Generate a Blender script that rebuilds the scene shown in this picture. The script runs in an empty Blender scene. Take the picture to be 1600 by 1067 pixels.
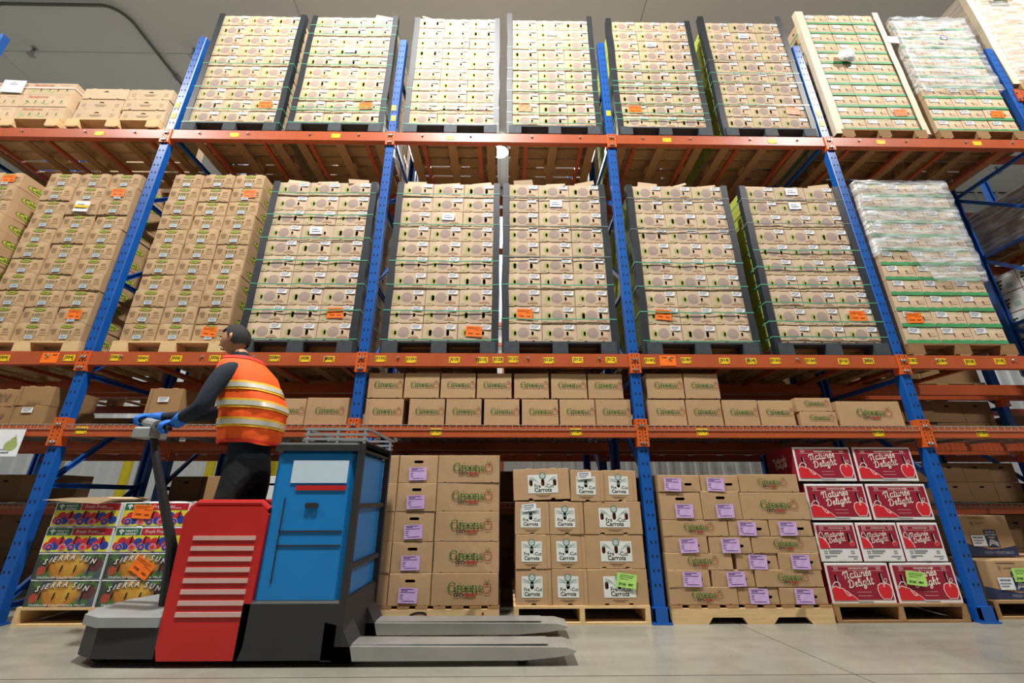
import bpy, bmesh, math, random
from mathutils import Vector, Matrix
from mathutils.geometry import tessellate_polygon
random.seed(7)
SC = bpy.context.scene
COL = SC.collection
PI = math.pi
# ---------------------------------------------------------------- camera, world, lights, exposure
cam_d = bpy.data.cameras.new('camera'); cam_d.sensor_width = 36; cam_d.lens = 36*662/1600
cam_d.clip_start = .05; cam_d.clip_end = 200
cam = bpy.data.objects.new('camera', cam_d); COL.objects.link(cam)
cam.location = (3.8457, -3.7426, .8983); cam.rotation_euler = (PI/2+.354, 0, -.0149)
SC.camera = cam
world = bpy.data.worlds.new('world'); SC.world = world; world.use_nodes = True
world.node_tree.nodes['Background'].inputs[0].default_value = (.86, .93, 1, 1)
world.node_tree.nodes['Background'].inputs[1].default_value = .09
SC.view_settings.view_transform = 'Standard'; SC.view_settings.look = 'None'
SC.view_settings.exposure = 0.0; SC.view_settings.gamma = 1; SC.view_settings.use_curve_mapping = False
LAMPS = [(3.0, -2.75, 9.15, 970), (-4.0, -3.0, 9.15, 520), (10.6, -3.0, 9.15, 600),
         (3.67, 4.53, 8.98, 240), (-4.5, 4.53, 8.98, 45), (11.8, 4.53, 8.98, 90)]
def area_light(x, y, z, power, r):
    l = bpy.data.lights.new('lamp_light', 'AREA'); l.shape = 'DISK'; l.size = 2*r; l.energy = power
    l.color = (1, .975, .94)
    o = bpy.data.objects.new('lamp_light', l); COL.objects.link(o); o.location = (x, y, z); return o
for L in LAMPS: area_light(L[0], L[1], L[2]-.03, L[3], .19)
# ---------------------------------------------------------------- node helpers / materials
def lin(c):
    if isinstance(c, str): c = tuple(int(c[i:i+2], 16) for i in (0, 2, 4))
    f = lambda v: (v/255/12.92) if v/255 <= .04045 else ((v/255+.055)/1.055)**2.4
    return tuple(f(v) for v in c)+(1,)
class NT:
    def __init__(s, name):
        s.m = bpy.data.materials.new(name); s.m.use_nodes = True; s.t = s.m.node_tree
        s.b = s.t.nodes['Principled BSDF']; s.tc = None; s.o = None
    def n(s, t): return s.t.nodes.new(t)
    def put(s, sock, v):
        if hasattr(v, 'is_linked') or hasattr(v, 'links'): s.t.links.new(v, sock)
        else: sock.default_value = v
    def obj(s):
        if not s.tc: s.tc = s.n('ShaderNodeTexCoord')
        return s.tc.outputs['Object']
    def xyz(s):
        if not s.o:
            q = s.n('ShaderNodeSeparateXYZ'); s.t.links.new(s.obj(), q.inputs[0]); s.o = q.outputs
        return s.o
    def ma(s, op, a, b=0.0):
        q = s.n('ShaderNodeMath'); q.operation = op; s.put(q.inputs[0], a); s.put(q.inputs[1], b); return q.outputs[0]
    def mix(s, f, a, b):
        q = s.n('ShaderNodeMix'); q.data_type = 'RGBA'; s.put(q.inputs[0], f); s.put(q.inputs[6], a); s.put(q.inputs[7], b); return q.outputs[2]
    def mul(s, c, f):
        q = s.n('ShaderNodeVectorMath'); q.operation = 'SCALE'; s.put(q.inputs[0], c if hasattr(c, 'links') else c[:3]); s.put(q.inputs[3], f); return q.outputs[0]
    def noise(s, scale, detail=3, vec=None):
        q = s.n('ShaderNodeTexNoise'); q.inputs['Scale'].default_value = scale; q.inputs['Detail'].default_value = detail
        s.t.links.new(vec or s.obj(), q.inputs['Vector']); return q.outputs[0]
    def mapvec(s, sc):
        q = s.n('ShaderNodeVectorMath'); q.operation = 'MULTIPLY'; s.t.links.new(s.obj(), q.inputs[0]); q.inputs[1].default_value = sc; return q.outputs[0]
    def rng(s, v, a, b, c, d):
        q = s.n('ShaderNodeMapRange'); s.put(q.inputs[0], v)
        for i, k in enumerate((a, b, c, d)): q.inputs[i+1].default_value = k
        return q.outputs[0]
    def rand(s): return s.n('ShaderNodeObjectInfo').outputs['Random']
    def dist(s, cx, cz, ax=0, az=2, ex=1.0):
        o = s.xyz(); dx = s.ma('MULTIPLY', s.ma('SUBTRACT', o[ax], cx), ex); dz = s.ma('SUBTRACT', o[az], cz)
        return s.ma('SQRT', s.ma('ADD', s.ma('MULTIPLY', dx, dx), s.ma('MULTIPLY', dz, dz)))
    def rect(s, cx, cz, hw, hh, ax=0, az=2):
        o = s.xyz()
        return s.ma('MULTIPLY', s.ma('LESS_THAN', s.ma('ABSOLUTE', s.ma('SUBTRACT', o[ax], cx)), hw), s.ma('LESS_THAN', s.ma('ABSOLUTE', s.ma('SUBTRACT', o[az], cz)), hh))
    def bump(s, h, st, dist=.01):
        q = s.n('ShaderNodeBump'); q.inputs['Strength'].default_value = st; q.inputs['Distance'].default_value = dist
        s.t.links.new(h, q.inputs['Height']); s.t.links.new(q.outputs[0], s.b.inputs['Normal'])
    def done(s, col, rough=.6, metal=0, spec=.4):
        s.put(s.b.inputs['Base Color'], col); s.put(s.b.inputs['Roughness'], rough); s.b.inputs['Metallic'].default_value = metal
        s.b.inputs['Specular IOR Level'].default_value = spec
        return s.m
def M(name, col, rough=.6, metal=0, var=.1, scale=6, rnd=.06, bump=0, spec=.4, bscale=40):
    s = NT(name); f = s.rng(s.noise(scale, 4), .25, .75, 1-var, 1+var)
    if rnd: f = s.ma('MULTIPLY', f, s.rng(s.rand(), 0, 1, 1-rnd, 1+rnd))
    if bump: s.bump(s.noise(bscale, 3), bump)
    return s.done(s.mul(lin(col), f), rough, metal, spec)
def card_base(s, col='c1a788', rnd=.07):
    f = s.rng(s.noise(5, 4), .25, .75, .90, 1.08)
    g = s.rng(s.noise(1, 2, s.mapvec((260, 260, 6))), .3, .7, .975, 1.025)
    f = s.ma('MULTIPLY', s.ma('MULTIPLY', f, g), s.rng(s.rand(), 0, 1, 1-rnd, 1+rnd))
    return s.mul(lin(col), f)
def card(name, col='c1a788', rnd=.07):
    s = NT(name); s.bump(s.noise(18, 3), .25, .004); return s.done(card_base(s, col, rnd), .8, 0, .25)
def dashes(s, base, ink, rows, fx=60, thr=.5, ax=0):
    """short ink dashes in lines: rows = (cx, cz, hw, hh)"""
    nz = s.ma('GREATER_THAN', s.noise(1, 1, s.mapvec((fx, 1, 700))), thr-.08)
    for r in rows: base = s.mix(s.ma('MULTIPLY', s.rect(*r, ax=ax), nz), base, lin(ink))
    return base
m_card = card('kraft_cardboard'); m_card_d = card('brown_cardboard', '9c7a52'); m_card_g = card('golden_cardboard', 'b5946e', .05)
m_card_p = card('pale_cardboard', 'cdb290', .05); m_white_card = card('white_cardboard', 'dcdedb', .04)
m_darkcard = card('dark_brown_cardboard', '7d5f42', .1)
m_lime = card('lime_cardboard', 'a9b74e', .05)
def mat_K():
    s = NT('mandala_print'); c = card_base(s, 'c8b195')
    d = s.dist(-.098, .085, ex=1.25); g = s.rng(d, .034, .041, .9, 0)
    c = s.mix(s.ma('MULTIPLY', g, .8), c, lin('93a644'))
    c = s.mix(s.ma('MULTIPLY', s.rect(-.12, .018, .035, .02), .45), c, s.mix(.5, c, lin('a8bb66')))
    d = s.dist(-.012, .088)
    c = s.mix(s.ma('MULTIPLY', s.ma('LESS_THAN', d, .054), .35), c, lin('8d7f8c'))
    a = s.ma('GREATER_THAN', s.ma('SINE', s.ma('MULTIPLY', d, 640)), -.1)
    ang = s.ma('ARCTAN2', s.ma('SUBTRACT', s.xyz()[2], .088), s.ma('ADD', s.xyz()[0], .012))
    b = s.ma('GREATER_THAN', s.ma('SINE', s.ma('MULTIPLY', ang, 18)), -.5)
    k = s.ma('MULTIPLY', s.ma('MULTIPLY', a, b), s.ma('LESS_THAN', d, .054))
    c = s.mix(s.ma('MULTIPLY', k, .85), c, lin('5f4d59'))
    c = dashes(s, c, '8a5a3c', [(.082, .030, .052, .0055), (.092, .045, .032, .003), (-.13, .02, .022, .003)], 120, .48)
    s.bump(s.noise(14, 3), .3, .004); return s.done(c, .78, 0, .25)
m_K = mat_K()
def mat_cal():
    s = NT('calavo_print'); c = card_base(s, 'b99a74')
    c = s.mix(.8, c, dashes(s, c, '6d4f2c', [(-.115, .105, .028, .018), (-.11, .075, .02, .012), (.105, .112, .022, .012), (.112, .083, .03, .006), (.112, .06, .034, .006)], 150, .5))
    c = s.mix(s.ma('MULTIPLY', s.rect(0, .088, .034, .026), .55), c, lin('9a9a72'))
    c = dashes(s, c, '5c5436', [(0, .1, .03, .004), (0, .09, .03, .003), (0, .078, .03, .003)], 170, .46)
    s.bump(s.noise(9, 3), .5, .008); return s.done(c, .78, 0, .25)
m_cal = mat_cal()
def mat_gs():
    s = NT('green_tray_print'); c = card_base(s, 'cfb595')
    c = s.mix(s.ma('MULTIPLY', s.rect(.02, .155, .1, .012), .5), c, lin('8fb27c'))
    c = dashes(s, c, '8a6848', [(.11, .075, .035, .006), (.1, .1, .04, .003)], 140, .5)
    s.bump(s.noise(12, 3), .3, .005); return s.done(c, .75, 0, .3)
m_gs = mat_gs()
m_green_lip = M('green_printed_lip', '3e8f57', .6, var=.18, scale=14)
def mat_sticker(name, col, ink, rows, fx=90, thr=.5, rough=.5):
    s = NT(name); c = s.mul(lin(col), s.rng(s.noise(9), .2, .8, .92, 1.05)); c = dashes(s, c, ink, rows, fx, thr)
    s.bump(s.noise(22, 3), .35, .004); return s.done(c, rough, 0, .4)
m_lab = mat_sticker('white_label', 'e6e8ea', '5b6672', [(-.004, .034, .036, .004), (-.004, .022, .036, .003), (-.012, .012, .026, .003)], 160)
m_lab_blue = mat_sticker('pale_blue_label', 'c3d2da', '5b6f80', [(0, .026, .028, .003), (-.004, .017, .025, .003), (.004, .008, .028, .002)], 160)
m_paper = mat_sticker('white_paper', 'eceef0', '35405e', [(-.01, .055, .03, .006), (0, .03, .045, .008)], 70, .52)
m_orange_lab = mat_sticker('orange_label', 'ff7a1c', '5a2a10', [(-.01, .09, .06, .003), (-.02, .078, .05, .003), (.04, .066, .03, .003), (-.03, .03, .024, .008), (.04, .028, .02, .008)], 150, .5)
m_purple = mat_sticker('lilac_label', 'cfaee0', '43305e', [(-.01, .094, .05, .0035), (-.03, .084, .026, .0035), (-.005, .073, .056, .003), (-.048, .055, .012, .003), (-.05, .042, .01, .003), (-.048, .028, .012, .003), (0, .014, .05, .003)], 120, .46)
m_green_lab = mat_sticker('green_label', 'b4e676', '33501f', [(0, .084, .055, .003), (-.005, .072, .05, .003), (-.02, .058, .03, .003)], 130, .5)
def mat_wood(name, col, var=.22, rnd=.12, sc=(3, 3, 60)):
    s = NT(name); g = s.noise(1, 5, s.mapvec(sc)); f = s.ma('MULTIPLY', s.rng(g, .25, .75, 1-var, 1+var), s.rng(s.rand(), 0, 1, 1-rnd, 1+rnd))
    k = s.rng(s.noise(4.3, 1), .70, .76, 1, .55); s.bump(g, .4, .004)
    return s.done(s.mul(lin(col), s.ma('MULTIPLY', f, k)), .8, 0, .25)
m_wood = mat_wood('pallet_wood', 'a8845a', sc=(4, 60, 60)); m_wood_y = mat_wood('pallet_wood_along', 'a07a50', sc=(60, 4, 60))
m_wood_new = mat_wood('new_pallet_wood', 'd6b684', .14, .06, (4, 50, 50)); m_wood_dk = mat_wood('old_pallet_wood', '8d6c46', .25, .15, (4, 60, 60))
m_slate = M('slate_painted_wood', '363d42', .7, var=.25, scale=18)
m_post = M('dark_corner_board', '20272b', .5, var=.25, scale=5)
m_post_white = M('pale_corner_board', 'd8c9ae', .6, var=.1, scale=4)
def mat_paint(name, col, wear='8a8a88', thr=.72, rough=.38):
    s = NT(name); c = s.mul(lin(col), s.rng(s.noise(3, 4), .25, .75, .85, 1.12))
    w = s.rng(s.noise(26, 5), thr, thr+.04, 0, 1); c = s.mix(w, c, lin(wear)); s.bump(s.noise(60, 2), .06, .002)
    return s.done(c, rough, 0, .5)
m_blue = mat_paint('blue_rack_paint', '0c53a4'); m_orange = mat_paint('orange_rack_paint', 'b0522a', '7d4028', .74, .4)
m_orange_b = mat_paint('orange_connector_paint', 'cc5b20', '9a441e', .75, .42)
m_dark = M('hole_shade_black', '0b0d10', .9, var=0, rnd=0); m_bolt = M('zinc_bolt', 'b9b9b4', .35, .8, var=.15)  # flat black painted in for the shade inside holes and slots
m_wire = M('zinc_wire', 'c6b8a8', .4, .55, var=.1); m_chan = M('galvanised_channel', 'a8acae', .42, .6, var=.15)
m_yellow = M('yellow_tag', 'e8c11c', .5, var=.08, scale=20); m_ink = M('black_ink', '1c1b16', .7, var=0, rnd=0)
m_strap = M('green_strap', '4f9373', .35, var=.1, rnd=.12, spec=.6); m_strap_d = M('grey_strap', '6a7470', .35, var=.1)
m_floor = None
def mat_floor():
    s = NT('polished_concrete'); a = s.rng(s.noise(.7, 6), .3, .7, .78, 1.14); b = s.rng(s.noise(9, 5), .3, .7, .93, 1.06)
    st = s.rng(s.noise(1, 3, s.mapvec((.9, 7, 1))), .35, .7, 1.05, .86)
    c = s.mul(lin('8a877b'), s.ma('MULTIPLY', s.ma('MULTIPLY', a, b), st))
    r = s.rng(s.noise(3, 4), .3, .7, .22, .45); s.bump(s.noise(120, 2), .05, .002); return s.done(c, r, 0, .5)
m_floor = mat_floor()
m_joint = M('joint_filler', '2c2b28', .9, var=.1)
m_ceil = M('ceiling_panel_paint', 'e8e8e3', .7, var=.03, scale=.6, rnd=.015); m_wall = M('white_ribbed_steel', 'd6dbdd', .45, var=.03, scale=1)
m_galv = M('galvanised_conduit', '6d736f', .5, .4, var=.1); m_greens = M('greens_ink_green', '3c6a28', .75, var=.12, rnd=0, scale=60)
m_apple = M('greens_ink_red', '9a2f20', .75, var=.12, rnd=0, scale=60); m_ndred = M('delight_box_red', '951b31', .5, var=.05, rnd=.02)
m_ndapple = M('delight_apple_red', 'd4252e', .5, var=.06, rnd=.02); m_ndwhite = M('delight_box_white', 'e3e0de', .55, var=.03, rnd=.02)
m_pinkwhite = M('delight_lettering', 'f4e4da', .55, var=.02, rnd=0); m_ndgrey = M('print_grey', '8c949c', .7, var=.2, rnd=0, scale=200)
m_black = M('black_plastic', '17181a', .5, var=.1); m_glassfilm = None
def mat_film():
    s = NT('stretch_film'); t = s.t; out = t.nodes['Material Output']
    nz = s.noise(1, 6, s.mapvec((4, 4, 18))); nz2 = s.noise(1, 4, s.mapvec((2, 2, 34)))
    f = s.rng(s.ma('ADD', s.ma('MULTIPLY', nz, .6), s.ma('MULTIPLY', nz2, .4)), .42, .62, .16, .72)
    s.bump(nz, .9, .03); s.done(lin('dfe4e6'), .18, 0, .8)
    tr = s.n('ShaderNodeBsdfTransparent'); mx = s.n('ShaderNodeMixShader'); s.put(mx.inputs[0], f)
    t.links.new(tr.outputs[0], mx.inputs[1]); t.links.new(s.b.outputs[0], mx.inputs[2]); t.links.new(mx.outputs[0], out.inputs[0])
    return s.m
m_film = mat_film()
def mat_emit(name, col, st):
    s = NT(name); s.b.inputs['Emission Color'].default_value = lin(col); s.b.inputs['Emission Strength'].default_value = st; return s.done(lin(col), .5)
m_lens = mat_emit('lit_lamp_lens', 'fffaf0', 40)
# ---------------------------------------------------------------- mesh helpers
class MB:
    def __init__(s): s.v = []; s.f = []; s.mi = []; s.mats = []
    def m(s, mat):
        if mat not in s.mats: s.mats.append(mat)
        return s.mats.index(mat)
    def add(s, vs, fs, mat):
        b = len(s.v); k = s.m(mat); s.v += [tuple(v) for v in vs]
        for f in fs: s.f.append(tuple(b+i for i in f)); s.mi.append(k)
        return s
    def box(s, x0, x1, y0, y1, z0, z1, mat, c=0.0):
        if c:  # chamfered along all edges of the front outline
            return s.prism([(x0+c, z0), (x1-c, z0), (x1, z0+c), (x1, z1-c), (x1-c, z1), (x0+c, z1), (x0, z1-c), (x0, z0+c)], y0, y1, mat)
        v = [(x, y, z) for x in (x0, x1) for y in (y0, y1) for z in (z0, z1)]
        return s.add(v, [(0, 1, 3, 2), (4, 6, 7, 5), (0, 4, 5, 1), (2, 3, 7, 6), (0, 2, 6, 4), (1, 5, 7, 3)], mat)
    def prism(s, poly, y0, y1, mat, axis='y'):
        n = len(poly)
        if axis == 'y': P = lambda p, t: (p[0], t, p[1])
        elif axis == 'z': P = lambda p, t: (p[0], p[1], t)
        else: P = lambda p, t: (t, p[0], p[1])
        v = [P(p, y0) for p in poly]+[P(p, y1) for p in poly]
        f = [(i, (i+1) % n, n+(i+1) % n, n+i) for i in range(n)]
        tr = tessellate_polygon([[Vector((p[0], p[1], 0)) for p in poly]])
        for t in tr: f.append(tuple(t)); f.append(tuple(n+i for i in reversed(t)))
        return s.add(v, f, mat)
    def bar(s, a, b, w, h, mat, up=(0, 0, 1)):
        a = Vector(a); b = Vector(b); d = (b-a).normalized(); u = Vector(up); x = d.cross(u)
        if x.length < 1e-4: x = d.cross(Vector((1, 0, 0)))
        x.normalize(); y = x.cross(d); v = []
        for p in (a, b):
            for sx, sy in ((-1, -1), (1, -1), (1, 1), (-1, 1)): v.append(p+x*w/2*sx+y*h/2*sy)
        return s.add(v, [(0, 1, 2, 3), (7, 6, 5, 4), (0, 4, 5, 1), (1, 5, 6, 2), (2, 6, 7, 3), (3, 7, 4, 0)], mat)
    def tube(s, pts, r, mat, n=8, cap=True):
        pts = [Vector(p) for p in pts]; rs = r if isinstance(r, (list, tuple)) else [r]*len(pts); v = []; f = []
        px = None
        for i, p in enumerate(pts):
            d = (pts[min(i+1, len(pts)-1)]-pts[max(i-1, 0)]).normalized()
            if px is None: px = d.cross(Vector((0, 0, 1)) if abs(d.z) < .9 else Vector((1, 0, 0)))
            px = (px-d*px.dot(d)).normalized(); q = d.cross(px)
            for k in range(n): a = 2*PI*k/n; v.append(p+(px*math.cos(a)+q*math.sin(a))*rs[i])
        for i in range(len(pts)-1):
            for k in range(n): f.append((i*n+k, i*n+(k+1) % n, (i+1)*n+(k+1) % n, (i+1)*n+k))
        if cap: f.append(tuple(range(n))); f.append(tuple((len(pts)-1)*n+k for k in range(n)))
        return s.add(v, f, mat)
    def lathe(s, prof, mat, c=(0, 0, 0), n=20, axis='z'):
        v = []; f = []
        for r, z in prof:
            for k in range(n):
                a = 2*PI*k/n; x, y = r*math.cos(a), r*math.sin(a)
                v.append((c[0]+x, c[1]+y, c[2]+z) if axis == 'z' else (c[0]+x, c[1]+z, c[2]+y) if axis == 'y' else (c[0]+z, c[1]+x, c[2]+y))
        for i in range(len(prof)-1):
            for k in range(n): f.append((i*n+k, i*n+(k+1) % n, (i+1)*n+(k+1) % n, (i+1)*n+k))
        return s.add(v, f, mat)
    # flat print on the front plane (facing -y), layered outwards
    def poly2(s, pts, y, mat):
        return s.add([(p[0], y, p[1]) for p in pts], [tuple(t) for t in tessellate_polygon([[Vector((p[0], p[1], 0)) for p in pts]])], mat)
    def disc2(s, cx, cz, rx, y, mat, rz=None, n=16, rot=0):
        rz = rz or rx; c, q = math.cos(rot), math.sin(rot)
        return s.add([(cx+rx*math.cos(a)*c-rz*math.sin(a)*q, y, cz+rx*math.cos(a)*q+rz*math.sin(a)*c) for a in (2*PI*i/n for i in range(n))], [tuple(range(n))], mat)
    def rect2(s, x0, x1, z0, z1, y, mat): return s.add([(x0, y, z0), (x1, y, z0), (x1, y, z1), (x0, y, z1)], [(0, 1, 2, 3)], mat)
    def ribbon(s, pts, w, y, mat, caps=True, smooth=4):
        """stroke with width w (number or per point list) drawn in the xz plane"""
        ws = list(w) if isinstance(w, (list, tuple)) else [w]*len(pts)
        if smooth and len(pts) > 2:
            P = []; Wd = []
            for i in range(len(pts)-1):
                p0 = pts[max(i-1, 0)]; p1 = pts[i]; p2 = pts[i+1]; p3 = pts[min(i+2, len(pts)-1)]
                for k in range(smooth):
                    t = k/smooth
                    P.append(tuple(.5*(2*p1[j]+(p2[j]-p0[j])*t+(2*p0[j]-5*p1[j]+4*p2[j]-p3[j])*t*t+(3*p1[j]-p0[j]-3*p2[j]+p3[j])*t**3) for j in (0, 1)))
                    Wd.append(ws[i]*(1-t)+ws[i+1]*t)
            P.append(pts[-1]); Wd.append(ws[-1]); pts, ws = P, Wd
        v = []; n = len(pts)
        for i, p in enumerate(pts):
            a = pts[max(i-1, 0)]; b = pts[min(i+1, n-1)]; dx, dz = b[0]-a[0], b[1]-a[1]; l = math.hypot(dx, dz) or 1
            nx, nz = -dz/l*ws[i]/2, dx/l*ws[i]/2; v += [(p[0]+nx, y, p[1]+nz), (p[0]-nx, y, p[1]-nz)]
        s.add(v, [(2*i, 2*i+1, 2*i+3, 2*i+2) for i in range(n-1)], mat)
        if caps:
            s.disc2(pts[0][0], pts[0][1], ws[0]/2, y, mat, n=8); s.disc2(pts[-1][0], pts[-1][1], ws[-1]/2, y, mat, n=8)
        return s
    def text(s, body, cx, cz, size, y, mat, shear=0, sx=1.0, rot=0, bold=0):
        vs, fs = text_geo(body, shear, bold); c, q = math.cos(rot), math.sin(rot)
        return s.add([(cx+(v[0]*sx*c-v[1]*q)*size, y, cz+(v[0]*sx*q+v[1]*c)*size) for v in vs], fs, mat)
    def mesh(s, name, smooth=False):
        me = bpy.data.meshes.new(name); me.from_pydata(s.v, [], s.f)
        for m in s.mats: me.materials.append(m)
        me.polygons.foreach_set('material_index', s.mi)
        bm = bmesh.new(); bm.from_mesh(me); bmesh.ops.recalc_face_normals(bm, faces=bm.faces); bm.to_mesh(me); bm.free()
        if smooth: me.polygons.foreach_set('use_smooth', [True]*len(me.polygons))
        me.update(); return me
_tx = {}
def text_geo(body, shear=0, bold=0):
    k = (body, shear, bold)
    if k not in _tx:
        c = bpy.data.curves.new('t', 'FONT'); c.body = body; c.align_x = 'CENTER'; c.align_y = 'CENTER'; c.size = 1; c.shear = shear; c.offset = bold; c.resolution_u = 2
        o = bpy.data.objects.new('t', c); COL.objects.link(o); bpy.context.view_layer.update()
        me = bpy.data.meshes.new_from_object(o.evaluated_get(bpy.context.evaluated_depsgraph_get()))
        _tx[k] = ([tuple(v.co) for v in me.vertices], [tuple(p.vertices) for p in me.polygons])
        bpy.data.objects.remove(o); bpy.data.curves.remove(c); bpy.data.meshes.remove(me)
    return _tx[k]
def ob(name, me, parent=None, loc=(0, 0, 0), rot=(0, 0, 0)):
    if isinstance(me, MB): me = me.mesh(name)
    o = bpy.data.objects.new(name, me); COL.objects.link(o); o.location = loc; o.rotation_euler = rot
    if parent: o.parent = parent
    return o
def tag(o, label, cat, group=None, kind=None):
    o['label'] = label; o['category'] = cat
    if group: o['group'] = group
    if kind: o['kind'] = kind
    return o
def struct(o, label=None):
    o['kind'] = 'structure'
    if label: o['label'] = label
    return o
def copy_tree(o, parent=None):
    c = o.copy(); COL.objects.link(c); c.parent = parent
    for ch in o.children: copy_tree(ch, c)
    return c
def empty(name, loc=(0, 0, 0), rot=(0, 0, 0)):
    o = bpy.data.objects.new(name, None); COL.objects.link(o); o.empty_display_size = .1; o.location = loc; o.rotation_euler = rot; return o
ORD = ['first', 'second', 'third', 'fourth', 'fifth', 'sixth', 'seventh', 'eighth', 'ninth', 'tenth', 'eleventh', 'twelfth']
U = lambda a: random.uniform(-a, a)
# ---------------------------------------------------------------- the building shell
W = 2.52
fl = struct(empty('floor'), 'grey polished concrete warehouse floor')
sub = ob('joint_filler', MB().box(-14, 22, -12, 12, -.06, -.008, m_joint), fl)
g = .004
def slab(poly):
    ob('slab', MB().prism(poly, -.05, 0, m_floor, 'z'), fl)
yj = -.985
xa = lambda y: 5.622-.13*y
slab([(-13.9, yj+g), (xa(yj)-g, yj+g), (xa(11.9)-g, 11.9), (-13.9, 11.9)]); slab([(xa(yj)+g, yj+g), (21.9, yj+g), (21.9, 11.9), (xa(11.9)+g, 11.9)])
slab([(-13.9, -11.9), (xa(-11.9)-g, -11.9), (xa(yj)-g, yj-g), (-13.9, yj-g)]); slab([(xa(-11.9)+g, -11.9), (21.9, -11.9), (21.9, yj-g), (xa(yj)+g, yj-g)])
ce = struct(empty('ceiling', (0, 0, 9.5)), 'pale grey insulated ceiling panels with thin seams')
xs = [-13.5, -6.6, -.1, 6.4, 13, 22]; ys = [-12, -4, 2.5, 6.7]
for i in range(5):
    for j in range(3):
        ob('ceiling_panel', MB().box(xs[i]+.006, xs[i+1]-.006, ys[j]+.006, ys[j+1]-.006, 0, .08, m_ceil), ce)
ob('ceiling_backing', MB().box(-13.5, 22, -12, 6.7, .081, .12, m_galv), ce)
wb = MB(); n = 0
prof = []
x = -14.0
while x < 22:
    prof += [(x, 6.45), (x+.16, 6.45), (x+.19, 6.40), (x+.25, 6.40), (x+.28, 6.45)]; x += .32
prof += [(22, 6.45), (22, 6.6), (-14, 6.6)]
wb.prism(prof, 0, 9.5, m_wall, 'z'); struct(ob('wall_back', wb), 'white ribbed steel back wall behind the racks')
for nm, x in (('wall_left', -13.9), ('wall_right', 21.9)):
    struct(ob(nm, MB().box(x-.1, x+.1, -12, 6.6, 0, 9.5, m_wall)), 'white panel end wall of the warehouse')
# conduit and sprinklers hanging below the ceiling
arc = [(-3.32-.35+.35*math.sin(a), 1.56+.35-.35*math.cos(a), 9.44) for a in (i*PI/2/6 for i in range(7))]
cd = empty('electrical_conduit', (-3.32, 1.56, 9.44)); tag(cd, 'grey metal conduit bending along the ceiling above the left stacks', 'conduit')
pts = [(-11, 1.56, 9.44)]+arc+[(-3.32, 6.3, 9.44)]
ob('pipe', MB().tube([(p[0]+3.32, p[1]-1.56, 0) for p in pts], .028, m_galv), cd)
for p in ((-8, 1.56), (-5.6, 1.56), (-3.32, 3), (-3.32, 5)):
    ob('clip', MB().box(p[0]+3.32-.05, p[0]+3.32+.05, p[1]-1.56-.05, p[1]-1.56+.05, -.01, .06, m_chan), cd)
for (x, y, lab) in ((-5.79, 2.43, 'small ceiling sprinkler head above the family tray pallet, far left'), (-2.55, 2.42, 'small ceiling sprinkler head beside the left blue rack post'), (17.4, 5.4, 'small ceiling sprinkler head seen under the top beam, far right')):
    r = empty('sprinkler_head', (x, y, 9.5)); tag(r, lab, 'sprinkler', 'ceiling sprinklers')
    ob('stem', MB().tube([(0, 0, 0), (0, 0, -.16)], .02, m_galv), r); ob('deflector', MB().lathe([(0, -.2), (.06, -.21), (.07, -.2), (.02, -.16), (.04, -.1), (0, -.1)], m_bolt), r)
    ob('rosette', MB().lathe([(.05, 0), (.04, -.02), (.02, -.025)], m_chan), r)
def high_bay(x, y, z, label):
    r = empty('high_bay_lamp', (x, y, z)); tag(r, label, 'lamp', 'high bay ceiling lamps')
    ob('housing', MB().lathe([(.04, .3), (.1, .28), (.13, .14), (.21, .06), (.235, 0), (.225, -.02), (.2, 0)], m_galv, n=28), r)
    ob('lens', MB().lathe([(.0, .012), (.2, .012)], m_lens, n=28), r)
    ob('rod', MB().tube([(0, 0, .28), (0, 0, 9.5-z)], .015, m_galv), r)
for i, L in enumerate(LAMPS):
    high_bay(L[0], L[1], L[2], 'round lit high bay lamp glowing between the third and fourth top stacks' if i == 3 else 'round high bay lamp hanging over the %s aisle, %s' % ('front' if i < 3 else 'rear', ('middle', 'left', 'right')[i % 3]))
# ---------------------------------------------------------------- pallet racks
POST = [(-.04, 0), (.04, 0), (.045, .006), (.045, .075), (.02, .075), (.02, .069), (.039, .069), (.039, .008), (-.039, .008), (-.039, .069), (-.02, .069), (-.02, .075), (-.045, .075), (-.045, .006)]
PH = 6.36
me_post = MB().prism(POST, 0, PH, m_blue, 'z').mesh('post')
me_postr = MB().prism([(x, -y) for x, y in POST], 0, PH, m_blue, 'z').mesh('post')
hb = MB()
z = .26
while z < PH-.05:
    for sx in (-.019, .019): hb.disc2(sx, z, .0075, -.0012, m_dark, .011, 8)  # flat discs paint the darkness of each punched hole
    z += .1016
me_holes = hb.mesh('punched_holes')
me_foot = MB().box(-.075, .075, -.03, .1, 0, .012, m_blue).box(-.06, .06, -.022, .0, .012, .115, m_blue, .012).box(-.06, -.048, -.022, .07, .012, .11, m_blue).box(.048, .06, -.022, .07, .012, .11, m_blue).mesh('base_guard')
me_plate = MB().box(-.07, .07, -.09, .01, 0, .012, m_blue).mesh('base_plate')
NODES = [.12, 1.0, 1.95, 2.9, 3.85, 4.8, 5.75]
def channel(a, b, mat):
    m = MB(); m.bar(a, b, .004, .042, mat); a = Vector(a); b = Vector(b)
    o = Vector((.014, 0, 0))
    d = (b-a).normalized(); up = Vector((1, 0, 0)).cross(d)*.019
    m.bar(a+o+up, b+o+up, .028, .004, mat); m.bar(a+o-up, b+o-up, .028, .004, mat); return m
D = 1.07
me_h = channel((0, .04, 0), (0, D-.04, 0), m_blue).mesh('brace')
me_d = channel((0, .05, 0), (0, D-.05, NODES[2]-NODES[1]-.05), m_blue).mesh('brace')
me_mark = MB().box(-.026, .026, -.002, 0, -.04, .04, m_yellow).mesh('yellow_marker')
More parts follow.
